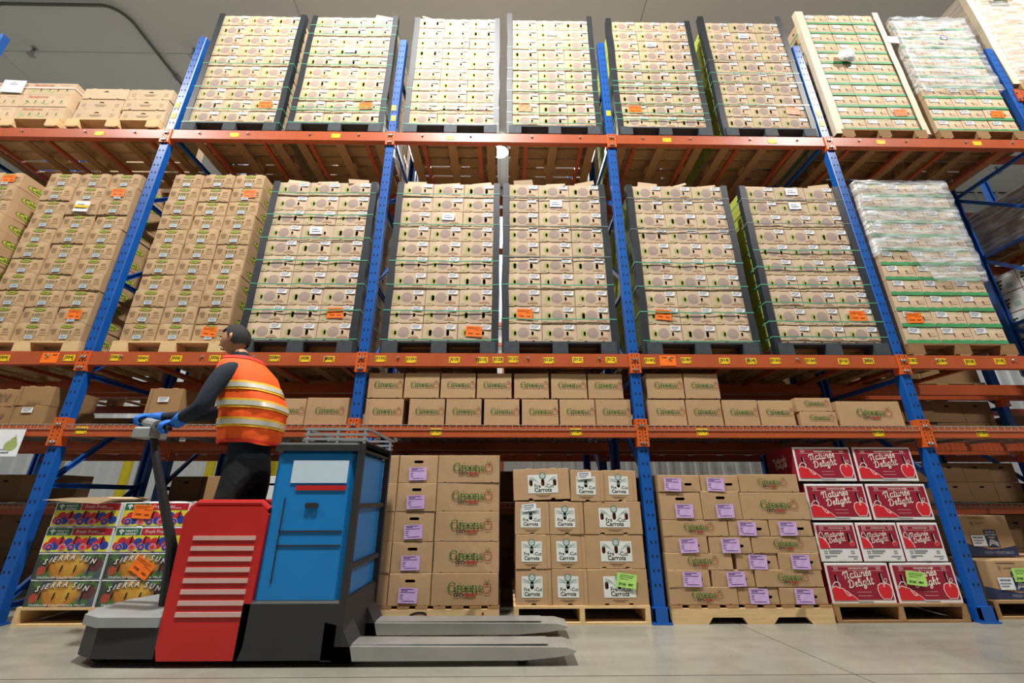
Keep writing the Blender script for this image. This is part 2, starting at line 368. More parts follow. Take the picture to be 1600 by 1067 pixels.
def frame(x, y, label, group, holes=True):
    r = empty('rack_frame', (x, y, 0)); tag(r, label, 'rack frame', group)
    ob('post', me_post, r); ob('post', me_postr, r, (0, D, 0))
    if holes: h = ob('punched_holes', me_holes, r); h['kind'] = 'stuff'
    ob('base_guard', me_foot, r); ob('base_plate', me_plate, r, (0, D, 0))
    if holes and -1 < x < 9:
        for zz in ((5.04, 5.2) if abs(x-2*W) > .1 else (5.16,)): ob('yellow_marker', me_mark, r, (U(.008), -.0015, zz))
    for i, z in enumerate(NODES):
        ob('brace', me_h, r, (0, 0, z))
        if i < 6: ob('brace', me_d, r, (.002, 0, z+.03))
    return r
FN = {-1: 'leftmost blue rack frame behind the tray pallets at the upper left corner', 0: 'blue rack frame left of the green-strapped stacks, beside the fruit pallet', 1: 'blue rack frame rising behind the rider, second post from left',
      2: 'central blue rack frame between carrot pallet and lilac-label pallet', 3: 'blue rack frame right of the red apple boxes', 4: 'blue rack frame at the far right edge', 5: 'blue rack frame beyond the right edge of view'}
for k in range(-1, 6): frame(k*W, 0, FN[k], 'blue frames of the front rack')
for k in range(-1, 6): frame(k*W-.06, 1.35, 'blue frame of the rear rack behind the %s' % ['left tray stacks', 'fruit pallet', 'rider', 'carrot pallet', 'red apple boxes', 'right edge stacks', 'far right corner'][k+1], 'blue frames of the rear rack', False)
me_bolt = MB().lathe([(0, -.014), (.010, -.014), (.012, -.010), (.012, 0)], m_bolt, n=8, axis='y').mesh('bolt')
def conn_mesh(h, up):
    c = MB(); c.box(-.047, -.002, -.018, -.004, up-h, up, m_orange_b, .003); c.box(-.051, -.047, -.018, .06, up-h, up, m_orange_b)
    k = int(h/.034)
    for i in range(k): c.disc2(-.025+.006*(-1)**i*0, up-.02-i*(h-.04)/(k-1), .0055, -.0192, m_dark, .008, 8)  # connector holes: their dark inside drawn as flat black discs
    return c.mesh('connector')
def beam_mesh(z0, rear):
    L = W/2-.048; pr = [(-.008, z0), (.05, z0), (.05, -.035), (.034, -.035), (.034, 0), (-.008, 0)]
    if rear: pr = [(D-y, z) for y, z in pr]
    return MB().prism(pr, -L, L, m_orange, 'x').mesh('beam_bar')
def tag_mesh(t):
    m = MB(); m.box(-.05, .05, -.002, 0, -.03, .03, m_yellow)
    if t: m.text(t, 0, .006, .04, -.003, m_ink, bold=.015)
    for sx in (-.04, .04): m.disc2(sx, -.021, .005, -.003, m_dark, n=6)
    return m.mesh('location_tag')
_cm = {}
def mir(me):
    n = me.copy()
    for v in n.vertices: v.co.x *= -1
    n.flip_normals(); return n
def beam(b, z1, h, where, rear=False, up=.005, ch=.19, y=0, xo=0, tags=(), bolts=()):
    key = (h, rear, up, ch)
    if key not in _cm:
        cl = conn_mesh(ch, up); _cm[key] = (beam_mesh(-h, rear), cl, mir(cl))
    bm_, cl, cr = _cm[key]
    r = empty('rack_beam', ((b+.5)*W+xo, y, z1)); tag(r, where, 'rack beam', 'orange rack beams')
    ob('beam_bar', bm_, r)
    if not rear:
        for sx, cm in ((1, cl), (-1, cr)):
            c = ob('connector', cm, r, (sx*W/2, 0, 0))
            for zz in (up-.06, up-ch+.03): ob('bolt', me_bolt, c, (-sx*.013, -.018, zz))
    for (tx, t) in tags: ob('location_tag', tag_mesh(t), r, (tx-(b+.5)*W, -.0085, -h/2+U(.006)))
    for tx in bolts: ob('bolt', me_bolt, r, (tx-(b+.5)*W, -.008, -h*.35))
    return r
BN = {-1: 'left edge bay', 0: 'second bay behind rider', 1: 'bay left of the central post', 2: 'bay right of the central post', 3: 'right hand bay', 4: 'far right bay'}
TAGM = {-1: [(-.135, 'J004J'), (-.72, 'J004I')], 0: [(.28, 'J006G'), (.53, 'J006H'), (.83, 'J006I'), (1.18, 'J006J'), (1.72, 'J008H'), (2.0, 'J008I'), (2.22, 'J008J')],
        1: [(2.69, 'J010G'), (2.97, 'J010H'), (3.37, 'J010I'), (3.63, 'J010J'), (3.77, 'J012B'), (3.91, 'J012G'), (4.24, 'J012H'), (4.51, 'J012I'), (4.82, 'J012J')],
        2: [(5.18, 'J014G'), (5.52, 'J014H'), (5.88, 'J014I'), (6.13, 'J014J'), (6.36, 'J016G'), (6.69, 'J016H'), (7.0, 'J016I'), (7.24, 'J016J')],
        3: [(7.58+.07, 'J018G'), (7.93, 'J018H'), (8.2, 'J018I'), (8.49, 'J018J')], 4: []}
TAGS = {-1: [], 0: [(.2, 'J006A')], 1: [(3.24, 'J010A'), (4.46, 'J012A')], 2: [(5.57, 'J014A'), (7.13, 'J016A')], 3: [(8.06, 'J018A')], 4: []}
TAGT = {-1: [(-1.95, ''), (-.75, '')], 0: [(.76, ''), (1.9, '')], 1: [(3.2, '')], 2: [(5.68, ''), (6.9, '')], 3: [(8.17, ''), (9.3, '')], 4: []}
for b in range(-1, 5):
    if b < 4:
        beam(b, 4.82, .125, 'orange front beam under the top stacks, %s' % BN[b], tags=TAGT[b], bolts=[(b+.5)*W+t for t in (-.9, -.35, .35, .9)])
        beam(b, 4.80, .125, 'orange rear beam under the top stacks, %s' % BN[b], rear=True)
    beam(b, 2.16, .125, 'orange front beam under the middle stacks, %s' % BN[b], tags=TAGM[b], bolts=[(b+.5)*W+t for t in (-.93, -.2, .27, .93)])
    beam(b, 2.15, .125, 'orange rear beam under the middle stacks, %s' % BN[b], rear=True)
    beam(b, 1.485, .09, 'orange front beam below the wire shelf, %s' % BN[b], up=.07, ch=.24, tags=TAGS[b])
    beam(b, 1.48, .09, 'orange rear beam below the wire shelf, %s' % BN[b], rear=True)
for z in (3.76, 5.62):
    beam(4, z, .125, 'orange front beam of the far right bay, %s' % ('lower' if z < 5 else 'upper')); beam(4, z-.01, .125, 'orange rear beam of the far right bay, %s' % ('lower' if z < 5 else 'upper'), rear=True)
for b in range(-1, 5):
    for z, nm in ((4.83, 'high'), (2.14, 'middle'), (1.48, 'low'), (.83, 'lowest')):
        beam(b, z, .1, 'orange %s near beam of the rear rack, %s' % (nm, BN[b]), y=1.35, xo=-.06); beam(b, z, .1, 'orange %s far beam of the rear rack, %s' % (nm, BN[b]), rear=True, y=1.35, xo=-.06)
# orange placards on the middle beam
for x, l in ((-.31, 'blank orange placard on the middle beam left of the fruit pallet'), (5.35, 'blank orange placard on the middle beam right of the central post')):
    tag(ob('placard', MB().box(-.075, .075, -.002, 0, -.05, .05, m_orange_lab).box(-.07, .07, -.003, -.002, -.046, -.044, m_orange_b), None, (x, -.0085, 2.095)), l, 'placard', 'orange placards')
# orange cross bars carrying the pallets
me_cb = MB().prism([(-.022, -.034), (.022, -.034), (.022, 0), (-.022, 0)], .037, D-.037, m_orange, 'y').mesh('support_bar')
def crossbars(xc, z, phrase, ys=0, sp=.33):
    for s in (-1, 1):
        tag(ob('support_bar', me_cb, None, (xc+s*sp, ys, z)), 'orange steel support bar, %s side, below the %s' % ('left' if s < 0 else 'right', phrase), 'support bar', 'support bars under pallets')
# wire decks
def deck_mesh():
    w = MB(); hx = .6
    n = 21
    for i in range(n):
        x = -hx+2*hx*i/(n-1); w.bar((x, -.012, .006), (x, 1.05, .006), .0042, .0042, m_wire); w.bar((x, -.012, .008), (x, -.012, -.032), .0042, .0042, m_wire)
    for j in range(11): w.bar((-hx, -.01+j*.106, .010), (hx, -.01+j*.106, .010), .0042, .0042, m_wire)
    w.bar((-hx, -.014, -.03), (hx, -.014, -.03), .0042, .0042, m_wire)
    return w.mesh('wire_grid')
me_deck = deck_mesh()
me_ch = MB().box(-.02, .02, .04, 1.03, -.028, .003, m_chan).mesh('channel')
for b in range(-1, 4):
    for s in (0, 1):
        r = empty('wire_deck', ((b+.26+.48*s)*W, 0, 1.488)); tag(r, 'zinc wire mesh shelf deck, %s half, %s' % (('left', 'right')[s], BN[b]), 'wire deck', 'wire decks')
        ob('wire_grid', me_deck, r)
        for t in (-.4, 0, .4): ob('channel', me_ch, r, (t, 0, 0))
for b, zz in [(b, z) for b in range(-1, 5) for z in (1.483, .833)]:
    for s in (0, 1):
        r = empty('wire_deck', ((b+.26+.48*s)*W-.06, 1.35, zz)); tag(r, '%s rear rack wire deck, %s half, behind the %s' % ('upper' if zz > 1 else 'lower', ('left', 'right')[s], BN[b]), 'wire deck', 'wire decks')
        ob('wire_grid', me_deck, r)
        for t in (-.4, 0, .4): ob('channel', me_ch, r, (t, 0, 0))
# ---------------------------------------------------------------- pallets
_pm = {}
def pallet(kind, x, y, z, label, w=1.01, d=1.15, wood=None, group='wooden pallets'):
    """x = left edge, y = front edge"""
    k = (kind, w, wood)
    hw = w/2; mx = {'new': m_wood_new, 'dk': m_wood_dk}.get(wood, m_wood)
    if k not in _pm:
        bw = (d-.13*7)/6+.13
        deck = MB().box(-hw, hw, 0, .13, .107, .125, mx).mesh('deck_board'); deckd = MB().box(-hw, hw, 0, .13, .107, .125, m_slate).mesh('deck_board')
        bot = MB().box(-.05, .05, .0, d, 0, .016, m_wood_y).mesh('bottom_board')
        blk = MB().box(-.0725, .0725, 0, .13, .016, .107, mx, .004).mesh('block')
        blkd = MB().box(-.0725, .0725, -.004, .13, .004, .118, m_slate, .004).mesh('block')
        st = MB().box(-.019, .019, 0, d, .016, .107, m_wood_new if wood == 'new' else m_wood_y).mesh('stringer')
        ns = [(-hw, .0), (-hw+.24, 0), (-hw+.26, .04), (-hw+.44, .04), (-hw+.46, 0)]
        ns = [(-hw, 0), (-hw*.56, 0), (-hw*.5, .045), (-hw*.13, .045), (-hw*.08, 0), (hw*.08+.1, 0), (hw*.15+.1, .045), (hw*.5+.1, .045), (hw*.56+.1, 0), (hw, 0), (hw, .104), (-hw, .104)]
        sx_ = MB().prism(ns, 0, .04, mx).mesh('stringer')
        dy = MB().box(-.045, .045, 0, d, .104, .122, m_wood_y).mesh('deck_board')
        lead = MB().box(-hw, hw, 0, .1, 0, .016, mx).mesh('bottom_board')
        _pm[k] = (deck, bot, blk, blkd, st, sx_, dy, lead, bw, deckd)
    deck, bot, blk, blkd, st, sx_, dy, lead, bw, deckd = _pm[k]
    r = empty('wooden_pallet', (x+hw, y, z)); tag(r, label, 'pallet', group)
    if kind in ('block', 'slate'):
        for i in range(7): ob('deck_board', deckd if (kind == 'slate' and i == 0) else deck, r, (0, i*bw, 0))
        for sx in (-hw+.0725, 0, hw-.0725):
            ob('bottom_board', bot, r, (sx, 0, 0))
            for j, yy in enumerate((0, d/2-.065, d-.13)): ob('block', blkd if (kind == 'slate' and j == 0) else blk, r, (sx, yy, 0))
    elif kind == 'stringer':
        for i in range(7): ob('deck_board', deck, r, (0, i*bw, 0))
        for sx in (-hw+.019, 0, hw-.019): ob('stringer', st, r, (sx, 0, 0))
        for yy in (0, d/2-.05, d-.1): ob('bottom_board', lead, r, (0, yy, 0))
    else:
        for yy in (0, d/2-.02, d-.04): ob('stringer', sx_, r, (0, yy, 0))
        n = 9
        for i in range(n): ob('deck_board', dy, r, (-hw+.045+i*(w-.09)/(n-1), 0, 0))
    return r
# ---------------------------------------------------------------- cartons
def rhole(cx, cz, hw, hh, kind='pill', slant=0):
    if kind == 'pill':
        r = min(hw, hh); pts = []
        for i in range(12):
            a = 2*PI*i/12+PI/12; x = r*math.cos(a); z = r*math.sin(a)
            x += (hw-r)*(1 if x > 0 else -1); z += (hh-r)*(1 if z > 0 else -1); pts.append((cx+x, cz+z))
        return pts
    if kind == 'moon': return [(cx-hw, cz-hh), (cx-hw*.5, cz-hh*.6), (cx, cz-hh*.5), (cx+hw*.5, cz-hh*.6), (cx+hw, cz-hh), (cx+hw*.8, cz+hh*.1), (cx+hw*.35, cz+hh), (cx-hw*.35, cz+hh), (cx-hw*.8, cz+hh*.1)]
    return [(cx-hw-slant, cz-hh), (cx+hw-slant, cz-hh), (cx+hw+slant, cz+hh), (cx-hw+slant, cz+hh)]
def carton(name, w, h, d, front, body=None, holes=(), notch=(), tabs=(), side_holes=(), left=None, nr=.014, bulge=0, extra=None, top=None):
    """hollow carton: front outline with notches/tabs, true hand holes, chamfered edges"""
    body = body or m_card; m = MB(); hw = w/2; c = .003
    out = [(-hw, 0)]
    for nx in sorted(notch): out += [(nx-nr, 0), (nx-nr*.7, nr*.6), (nx+nr*.7, nr*.6), (nx+nr, 0)]
    out += [(hw, 0), (hw, h)]
    for tx in sorted(tabs, reverse=True): out += [(tx+.024, h), (tx+.018, h+.006), (tx-.018, h+.006), (tx-.024, h)]
    out += [(-hw, h)]
    n = len(out); kx = (hw-c)/hw; kz = (h-2*c)/h
    fo = [(x*kx, c+z*kz) for x, z in out]
    polys = [fo]+[list(q) for q in holes]
    flat = [p for q in polys for p in q]
    tri = tessellate_polygon([[Vector((p[0], p[1], 0)) for p in q] for q in polys])
    def by(p): return -bulge*(1-(p[0]/hw)**2)*(1-((p[1]-h/2)/(h/2))**2) if bulge else 0
    m.add([(p[0], by(p), p[1]) for p in flat], [tuple(t) for t in tri], front)
    for q in holes:
        k = len(q); m.add([(p[0], by(p), p[1]) for p in q]+[(p[0], .006, p[1]) for p in q], [(i, (i+1) % k, k+(i+1) % k, k+i) for i in range(k)], body)
    m.add([(x, 0, z) for x, z in fo]+[(x, c, z) for x, z in out], [(i, (i+1) % n, n+(i+1) % n, n+i) for i in range(n)], body)
    # top, bottom
    seg = [(i, (i+1) % n) for i in range(n)]
    v = [(x, c, z) for x, z in out]+[(x, d, z) for x, z in out]; f = []
    for i, j in seg:
        a, b = out[i], out[j]
        if abs(a[0]-b[0]) < 1e-6 and abs(abs(a[0])-hw) < 1e-6: continue
        f.append((i, j, n+j, n+i))
    m.add(v, f, top or body)
    m.add([(x, d, z) for x, z in out], [tuple(t) for t in tessellate_polygon([[Vector((p[0], p[1], 0)) for p in out]])], body)
    for s in (-1, 1):
        rc = [(c, 0), (d, 0), (d, h), (c, h)]; ps = [rc]+[list(q) for q in side_holes]; fl_ = [p for q in ps for p in q]
        t3 = tessellate_polygon([[Vector((p[0], p[1], 0)) for p in q] for q in ps])
        m.add([(s*hw, p[0], p[1]) for p in fl_], [tuple(t) for t in t3], left if (s < 0 and left) else body)
    if extra: extra(m)
    return m.mesh(name)
def label_mesh(name, w, h, mat, curl=0):
    m = MB(); n = 4
    vs = []
    for i in range(n+1):
        for j in range(3): vs.append((-w/2+w*i/n, -.0015-curl*((i/n)**3*.5+(j/2)**3*.5)-(.001 if (i+j) % 2 else 0), h*j/2))
    m.add(vs, [(i*3+j, (i+1)*3+j, (i+1)*3+j+1, i*3+j+1) for i in range(n) for j in range(2)], mat); return m.mesh(name)
def orange_sticker(parent, x, z, rz=None, s=1.0):
    o = ob('orange_label', me_orange, parent, (x, -.006, z), (0, U(.08) if rz is None else rz, 0)); o.scale = (s, 1, s); o['label'] = 'orange stock label'; return o
me_orange = label_mesh('orange_label', .155, .105, m_orange_lab, .006)
me_lab = label_mesh('shipping_label', .096, .044, m_lab)
me_labb = label_mesh('shipping_label', .072, .036, m_lab_blue)
me_paper = label_mesh('taped_paper', .13, .085, m_paper, .004)
me_flap = MB().box(-.15, .15, 0, .004, 0, .11, m_card).mesh('flap')
# ---------------------------------------------------------------- strapped mandala-print cartons
KW, KH, KD = .331, .184, .57
def kmesh(big):
    hw, hh = (.0108, .0215) if not big else (.0145, .031)
    return carton('produce_carton', KW, KH-.006, KD, m_K, m_card, [rhole(-.092, .083, hw, hh), rhole(.075, .083, hw, hh)], notch=(-.085, .085), tabs=(-.07, .08),
                  side_holes=[rhole(.14, .1, .02, .012), rhole(.42, .1, .02, .012)], left=m_lime, bulge=.004)
ME_K = [kmesh(0), kmesh(0), kmesh(1)]
KREAR = MB()
KREAR_SRC = carton('rear_carton', KW, KH-.003, KD, m_card, m_card, side_holes=[rhole(.14, .1, .02, .012), rhole(.42, .1, .02, .012)])
def add_rear(dst, me, x, y, z):
    for i, mt in enumerate(me.materials):
        dst.add([], [], mt)
    b = len(dst.v); dst.v += [(v.co.x+x, v.co.y+y, v.co.z+z) for v in me.vertices]
    for p in me.polygons: dst.f.append(tuple(b+i for i in p.vertices)); dst.mi.append(dst.m(me.materials[p.material_index]))
def corner_posts(x0, x1, y, z0, z1, phrase, mat=None, wl=.055, wr=.055, top=(.0, .0)):
    mat = mat or m_post
    for s, x, w, t in ((1, x0, wl, top[0]), (-1, x1, wr, top[1])):
        m = MB(); n = 8; ln = z1-z0+t; wob = [U(.006) for _ in range(n+1)]
        for i in range(n):
            za, zb = ln*i/n, ln*(i+1)/n; a, b = wob[i], wob[i+1]
            m.add([(-s*w+a, -.006, za), (s*.012+a, -.006, za), (s*.012+b, -.006, zb), (-s*w+b, -.006, zb), (-s*w+a, 0, za), (s*.012+a, 0, za), (s*.012+b, 0, zb), (-s*w+b, 0, zb)], [(0, 1, 2, 3), (5, 4, 7, 6), (4, 0, 3, 7), (1, 5, 6, 2)]+([(0, 4, 5, 1)] if i == 0 else [])+([(3, 2, 6, 7)] if i == n-1 else []), mat)
            m.add([(-s*w+a, 0, za), (-s*w+a+s*.006, 0, za), (-s*w+b+s*.006, 0, zb), (-s*w+b, 0, zb), (-s*w+a, .06, za), (-s*w+a+s*.006, .06, za), (-s*w+b+s*.006, .06, zb), (-s*w+b, .06, zb)], [(0, 1, 2, 3), (5, 4, 7, 6), (4, 0, 3, 7), (1, 5, 6, 2)], mat)
        tag(ob('corner_post', m, None, (x, y-.004, z0)), '%s corner board on the %s edge of the %s' % ('pale' if mat is m_post_white else 'dark', 'left' if s > 0 else 'right', phrase), 'corner board', 'stack corner boards')
def straps(x0, x1, y, zs, phrase, grey=0):
    for i, z in enumerate(sorted(zs, reverse=True)):
        m = MB(); n = 9; mt = m_strap_d if i < grey else m_strap; top = []
        for k in range(n+1): top.append((-.056+(x1-x0+.112)*k/n, U(.0045)-.008*math.sin(PI*k/n)*random.random()))
        for k in range(n):
            (xa_, a), (xb_, b) = top[k], top[k+1]
            m.add([(xa_, 0, a-.0058), (xb_, 0, b-.0058), (xb_, 0, b+.0058), (xa_, 0, a+.0058), (xa_, .002, a-.0058), (xb_, .002, b-.0058), (xb_, .002, b+.0058), (xa_, .002, a+.0058)], [(0, 1, 2, 3), (3, 2, 6, 7), (4, 0, 3, 7), (1, 5, 6, 2), (0, 4, 5, 1)], mt)
        for xx in (-.0575, x1-x0+.0555): m.box(xx, xx+.002, 0, 1.15, -.0065, .0065, mt)
        tag(ob('strap', m, None, (x0, y-.0125, z)), '%s plastic strap, %s from top, around the %s' % ('grey' if i < grey else 'green', ORD[i], phrase), 'strap', 'pallet straps')
COLN = ['left', 'middle', 'right']
def kstack(x0, z0, phrase, orange, papers=(), zs=(), grey=0, post=None, ptop=(0, 0), flaps=(), kind='slate', y=.02, wide=KW+.003, wl=.055, wr=.055):
    rows = 10; kids = {}
    for r in range(rows):
        dz = U(.002)
        for c in range(3):
            big = 2 if random.random() < .16 else 0
            o = ob('produce_carton', ME_K[big], None, (x0+(c+.5)*wide+U(.002), y+abs(U(.006)), z0+r*KH), (U(.004), 0, U(.008)))
            tag(o, 'mandala-print tan carton, %s column, %s row from top, %s' % (COLN[c], ORD[rows-1-r], phrase), 'carton', 'mandala-print cartons'); kids[(c, rows-1-r)] = o
            if (c, rows-1-r) not in [(p[0], p[1]) for p in papers]: ob('shipping_label', me_lab, o, (.10+U(.008), -.005, .122+U(.004)), (0, U(.05), 0))
        if x0 < 3.5: add_rear(KREAR, KREAR_SRC, x0+2.5*wide, y+KD+.02, z0+r*KH)
        else: add_rear(KREAR, ME_K[0], x0+.5*wide, y+KD+.02, z0+r*KH)
    if orange: orange_sticker(kids[orange], U(.02), .045)
    for p in papers:
        q = ob('taped_paper', me_paper, kids[(p[0], p[1])], (.0+U(.02), -.007, .07), (0, U(.06), 0)); q['label'] = 'white paper note taped to the carton'
    for (c, l) in flaps:
        f = ob('flap', me_flap, kids[(c, 0)], (U(.03), .012, KH-.006), ((-1.0+l)*.6, U(.25), U(.3))); f.scale = (.7, 1, .3+.25*l); f['label'] = 'open top flap'
    corner_posts(x0, x0+3*wide, y-.003, z0-.12, z0+rows*KH, phrase, post, wl, wr, ptop)
    straps(x0, x0+3*wide, y-.003, [z0+q for q in zs], phrase, grey)
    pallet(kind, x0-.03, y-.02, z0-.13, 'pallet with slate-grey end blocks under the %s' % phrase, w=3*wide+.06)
    crossbars(x0+1.5*wide, z0-.13-.002, phrase)
ZM = [.01, .31, .59, .86, 1.12, 1.41, 1.69]; ZT = [.03, .2, .39, .56, .74, .93]
tn = lambda i: '%s strapped stack on top level' % ORD[i]
mn = lambda i: '%s strapped stack on middle level' % ORD[i]
kstack(.16, 4.96, tn(0), (2, 8), zs=[.0, .21, .56, .95], ptop=(.02, .02), flaps=[(0, .2)])
kstack(1.36, 4.965, tn(1), (2, 8), [(1, 3)], [.01, .2, .24, .38, .95, 1.14, 1.5, 1.66], ptop=(.0, .02), flaps=[(2, .9), (0, .3)])
kstack(2.69, 4.965, tn(2), None, [], [.01, .26, .57], ptop=(0, 0), flaps=[(0, .6)])
kstack(3.895, 4.965, tn(3), (0, 8), [(1, 1)], [.04, .2, .38, .55, .74, .93, 1.3], ptop=(.1, .07))
kstack(5.19, 4.965, tn(4), (0, 8), [(1, 2)], [.12, .22, .37, .56, .66, .74, .93], ptop=(.04, .01))
kstack(6.43, 4.97, tn(5), (2, 8), [(1, 1)], [.37, .74, .9, 1.12], ptop=(.1, .12), grey=1)
kstack(1.38, 2.29, mn(0), (2, 8), [(1, 3)], ZM, flaps=[(0, .5), (2, .9), (1, .3)], ptop=(0, 0))
kstack(2.715, 2.29, mn(1), (2, 9), [(1, 2)], [.01, .31, .59, .86, 1.3, 1.69], flaps=[(0, .5), (1, .2), (2, .4)])
kstack(3.855, 2.29, mn(2), (0, 8), [(1, 1)], [.23, .6, .92, 1.29, 1.66], grey=3, flaps=[(0, 1.2), (1, .4), (2, .9)])
kstack(5.205, 2.29, mn(3), (0, 8), [], [.01, .31, .59, .86, 1.26, 1.66], grey=2, flaps=[(0, .9), (1, .3), (2, .2)])
kstack(6.455, 2.29, mn(4), (2, 8), [(1, 1), (1, 0)], [.06, .22, .42, .62, .82, 1.02, 1.35, 1.66], grey=2, flaps=[(0, .2), (2, .8)])
tag(ob('rear_cartons', KREAR), 'rear rows of mandala-print cartons glimpsed down the stack sides', 'carton', 'mandala-print cartons', 'stuff')
# ---------------------------------------------------------------- cartons with green tray lips
def gs_extra(m):
    n = 8; w = .315
    for i in range(n):
        xa_, xb_ = -w/2+w*i/n, -w/2+w*(i+1)/n; a = .038+.005*math.sin(i*2.1); b = .038+.005*math.sin((i+1)*2.1)
        m.add([(xa_, -.006, 0), (xb_, -.006, 0), (xb_, -.004, b), (xa_, -.004, a), (xa_, 0, 0), (xb_, 0, 0), (xb_, 0, b+.002), (xa_, 0, a+.002)], [(0, 1, 2, 3), (3, 2, 6, 7), (0, 4, 5, 1)], m_green_lip)
    for s in (-1, 1): m.box(s*(w/2+.001)-.002, s*(w/2+.001)+.002, -.004, .56, 0, .032, m_green_lip)
def gstack(x0, z0, rows, rh, cw, phrase, orange, lo=0, y=.02):
    me = carton('tray_carton', cw-.006, rh-.003, .56, m_gs, m_card, [rhole(-.012, .088, .0085, .022, 'r', -.005), rhole(.078, .088, .0085, .022, 'r', -.005)], tabs=(-.06, .09), side_holes=[rhole(.2, .09, .02, .012)], extra=gs_extra, bulge=.004)
    for r in range(rows):
        for c in range(3):
            o = ob('tray_carton', me, None, (x0+(c+.5)*cw+U(.003), y+abs(U(.005)), z0+r*rh), (0, 0, U(.010)))
            tag(o, 'green-lipped tan carton, %s column, %s row from top, %s' % (COLN[c], ORD[rows-1-r], phrase), 'carton', 'green-lipped cartons')
            l = ob('shipping_label', me_lab, o, (-.07+U(.01), -.005, .105), (0, U(.1), 0)); l.scale = (1.1, 1, 1.25)
            if (c, r) == orange: orange_sticker(o, -.02, .04)
        o = ob('tray_carton', me, None, (x0+.5*cw, y+.585, z0+r*rh)); tag(o, 'green-lipped tan carton, rear left side, %s row from top, %s' % (ORD[rows-1-r], phrase), 'carton', 'green-lipped cartons')
    pallet('block', x0-.02, y-.02, z0-.13, 'worn wooden pallet under the %s' % phrase, w=3*cw+.04, wood='dk'); crossbars(x0+1.5*cw, z0-.132, phrase)
gstack(7.79, 4.97, 11, .184, .322, 'boarded stack on top level right', (2, 1))
corner_posts(7.79, 7.79+.966, .012, 4.9, 7.03, 'boarded stack on top level right', m_post_white, .09, .06)
gstack(8.95, 4.97, 11, .176, .33, 'wrapped stack on top level right', (2, 1))
gstack(7.70, 2.29, 11, .172, .333, 'wrapped stack on middle level right', (0, 1))
def film(x0, x1, z0, z1, label, y=.0, dep=.62, low=lambda u: 0, right=True):
    m = MB(); nx, nz = 26, 34; vs = []
    path = []
    for i in range(5): path.append((x0-.012, dep*(1-i/4), -.25+.25*i/4))
    for i in range(1, nx+1): path.append((x0-.012+(x1-x0+.024)*i/nx, 0, i/nx))
    for i in range(1, 5): path.append((x1+.012, dep*i/4, 1+.1*i))
    for (px_, py_, u) in path:
        zl = z0+low(max(0, min(1, u)))
        for j in range(nz+1):
            z = zl+(z1-zl)*j/nz; wr = .008*math.sin(9*u+z*21)+.006*math.sin(31*u-z*13)+U(.004)
            vs.append((px_+(wr if py_ > 0 else 0), y+py_-.014-abs(wr), z+U(.006)))
    n = nz+1
    m.add(vs, [(i*n+j, (i+1)*n+j, (i+1)*n+j+1, i*n+j+1) for i in range(len(path)-1) for j in range(nz)], m_film)
    tag(ob('stretch_wrap', m.mesh('stretch_wrap', True)), label, 'stretch wrap', 'clear stretch wrap')
film(7.70, 8.70, 2.95, 4.20, 'clear crinkled stretch wrap around the wrapped middle stack, right', low=lambda u: .35 if .02 < u < .3 else .35*max(0, 1-(u-.3)*6) if u >= .3 else .3)
film(8.95, 9.94, 5.6, 6.92, 'clear crinkled stretch wrap around the top level stack, far right')
# loose bits on the top right stacks
bag = MB()
for i in range(7): bag.lathe([(0, 0), (.05+U(.015), .02), (.07+U(.02), .05), (.045+U(.02), .08), (0, .1)], m_paper, (U(.05), -.02, U(.04)), 9, 'y')
tag(ob('plastic_bag', bag.mesh('plastic_bag'), None, (8.13, -.06, 6.16)), 'crumpled white plastic caught on the boarded top stack', 'plastic bag')
tag(ob('paper_sheet', MB().box(-.07, .07, -.003, 0, -.06, .06, m_paper), None, (8.87, .0, 6.5), (0, .1, 0)), 'white paper sheet on the edge of the boarded top stack', 'paper')
ring = MB()
for i in range(20):
    a, b = 2*PI*i/20, 2*PI*(i+1)/20
    ring.add([(.045*math.cos(a), 0, .045*math.sin(a)), (.045*math.cos(b), 0, .045*math.sin(b)), (.032*math.cos(b), 0, .032*math.sin(b)), (.032*math.cos(a), 0, .032*math.sin(a))], [(0, 1, 2, 3)], M('violet_ink', '5a4a9a', .6) if i == 0 else bpy.data.materials['violet_ink'])
ring.text('AG', 0, 0, .04, -.001, bpy.data.materials['violet_ink'], bold=.02); ring.disc2(0, 0, .033, .0005, m_paper)
tag(ob('round_sticker', ring, None, (9.52, -.028, 6.52)), 'round white and violet sticker on the wrapped top stack', 'sticker')
# ---------------------------------------------------------------- Calavo cartons
m_oval = M('calavo_oval', 'b9c04a', .6, var=.05, rnd=0); m_oval_d = M('calavo_dark_green', '4c5a1e', .6, var=.05, rnd=0)
def badge(s):
    m = MB(); m.disc2(0, 0, .052*s, -.0008, m_oval_d, .0165*s, 20); m.disc2(0, 0, .049*s, -.0016, m_oval, .014*s, 20); m.text('Calavo', 0, .001*s, .027*s, -.0024, m_oval_d, bold=.02, sx=1.05); return m.mesh('brand_badge')
me_badge = badge(1.15); me_badge_big = badge(2.4)
CW, CHH = .331, .1765
def cal_extra(m):
    # ragged top rim of the open tray
    for s in (-1, 1): m.prism([(s*.05, CHH-.004), (s*.13, CHH-.004), (s*.12, CHH+.008), (s*.06, CHH+.009)], .002, .007, m_card)
    m.box(.118, .121, -.0015, 0, .01, CHH-.01, m_card_d)
ME_C = carton('avocado_carton', CW-.018, CHH-.002, .42, m_cal, m_card_g, [rhole(-.046, .086, .006, .019, 'r', .002), rhole(.046, .086, .006, .019, 'r', .002)], notch=(-.07, .07), side_holes=[rhole(.2, .1, .025, .01)], extra=cal_extra, bulge=.006)
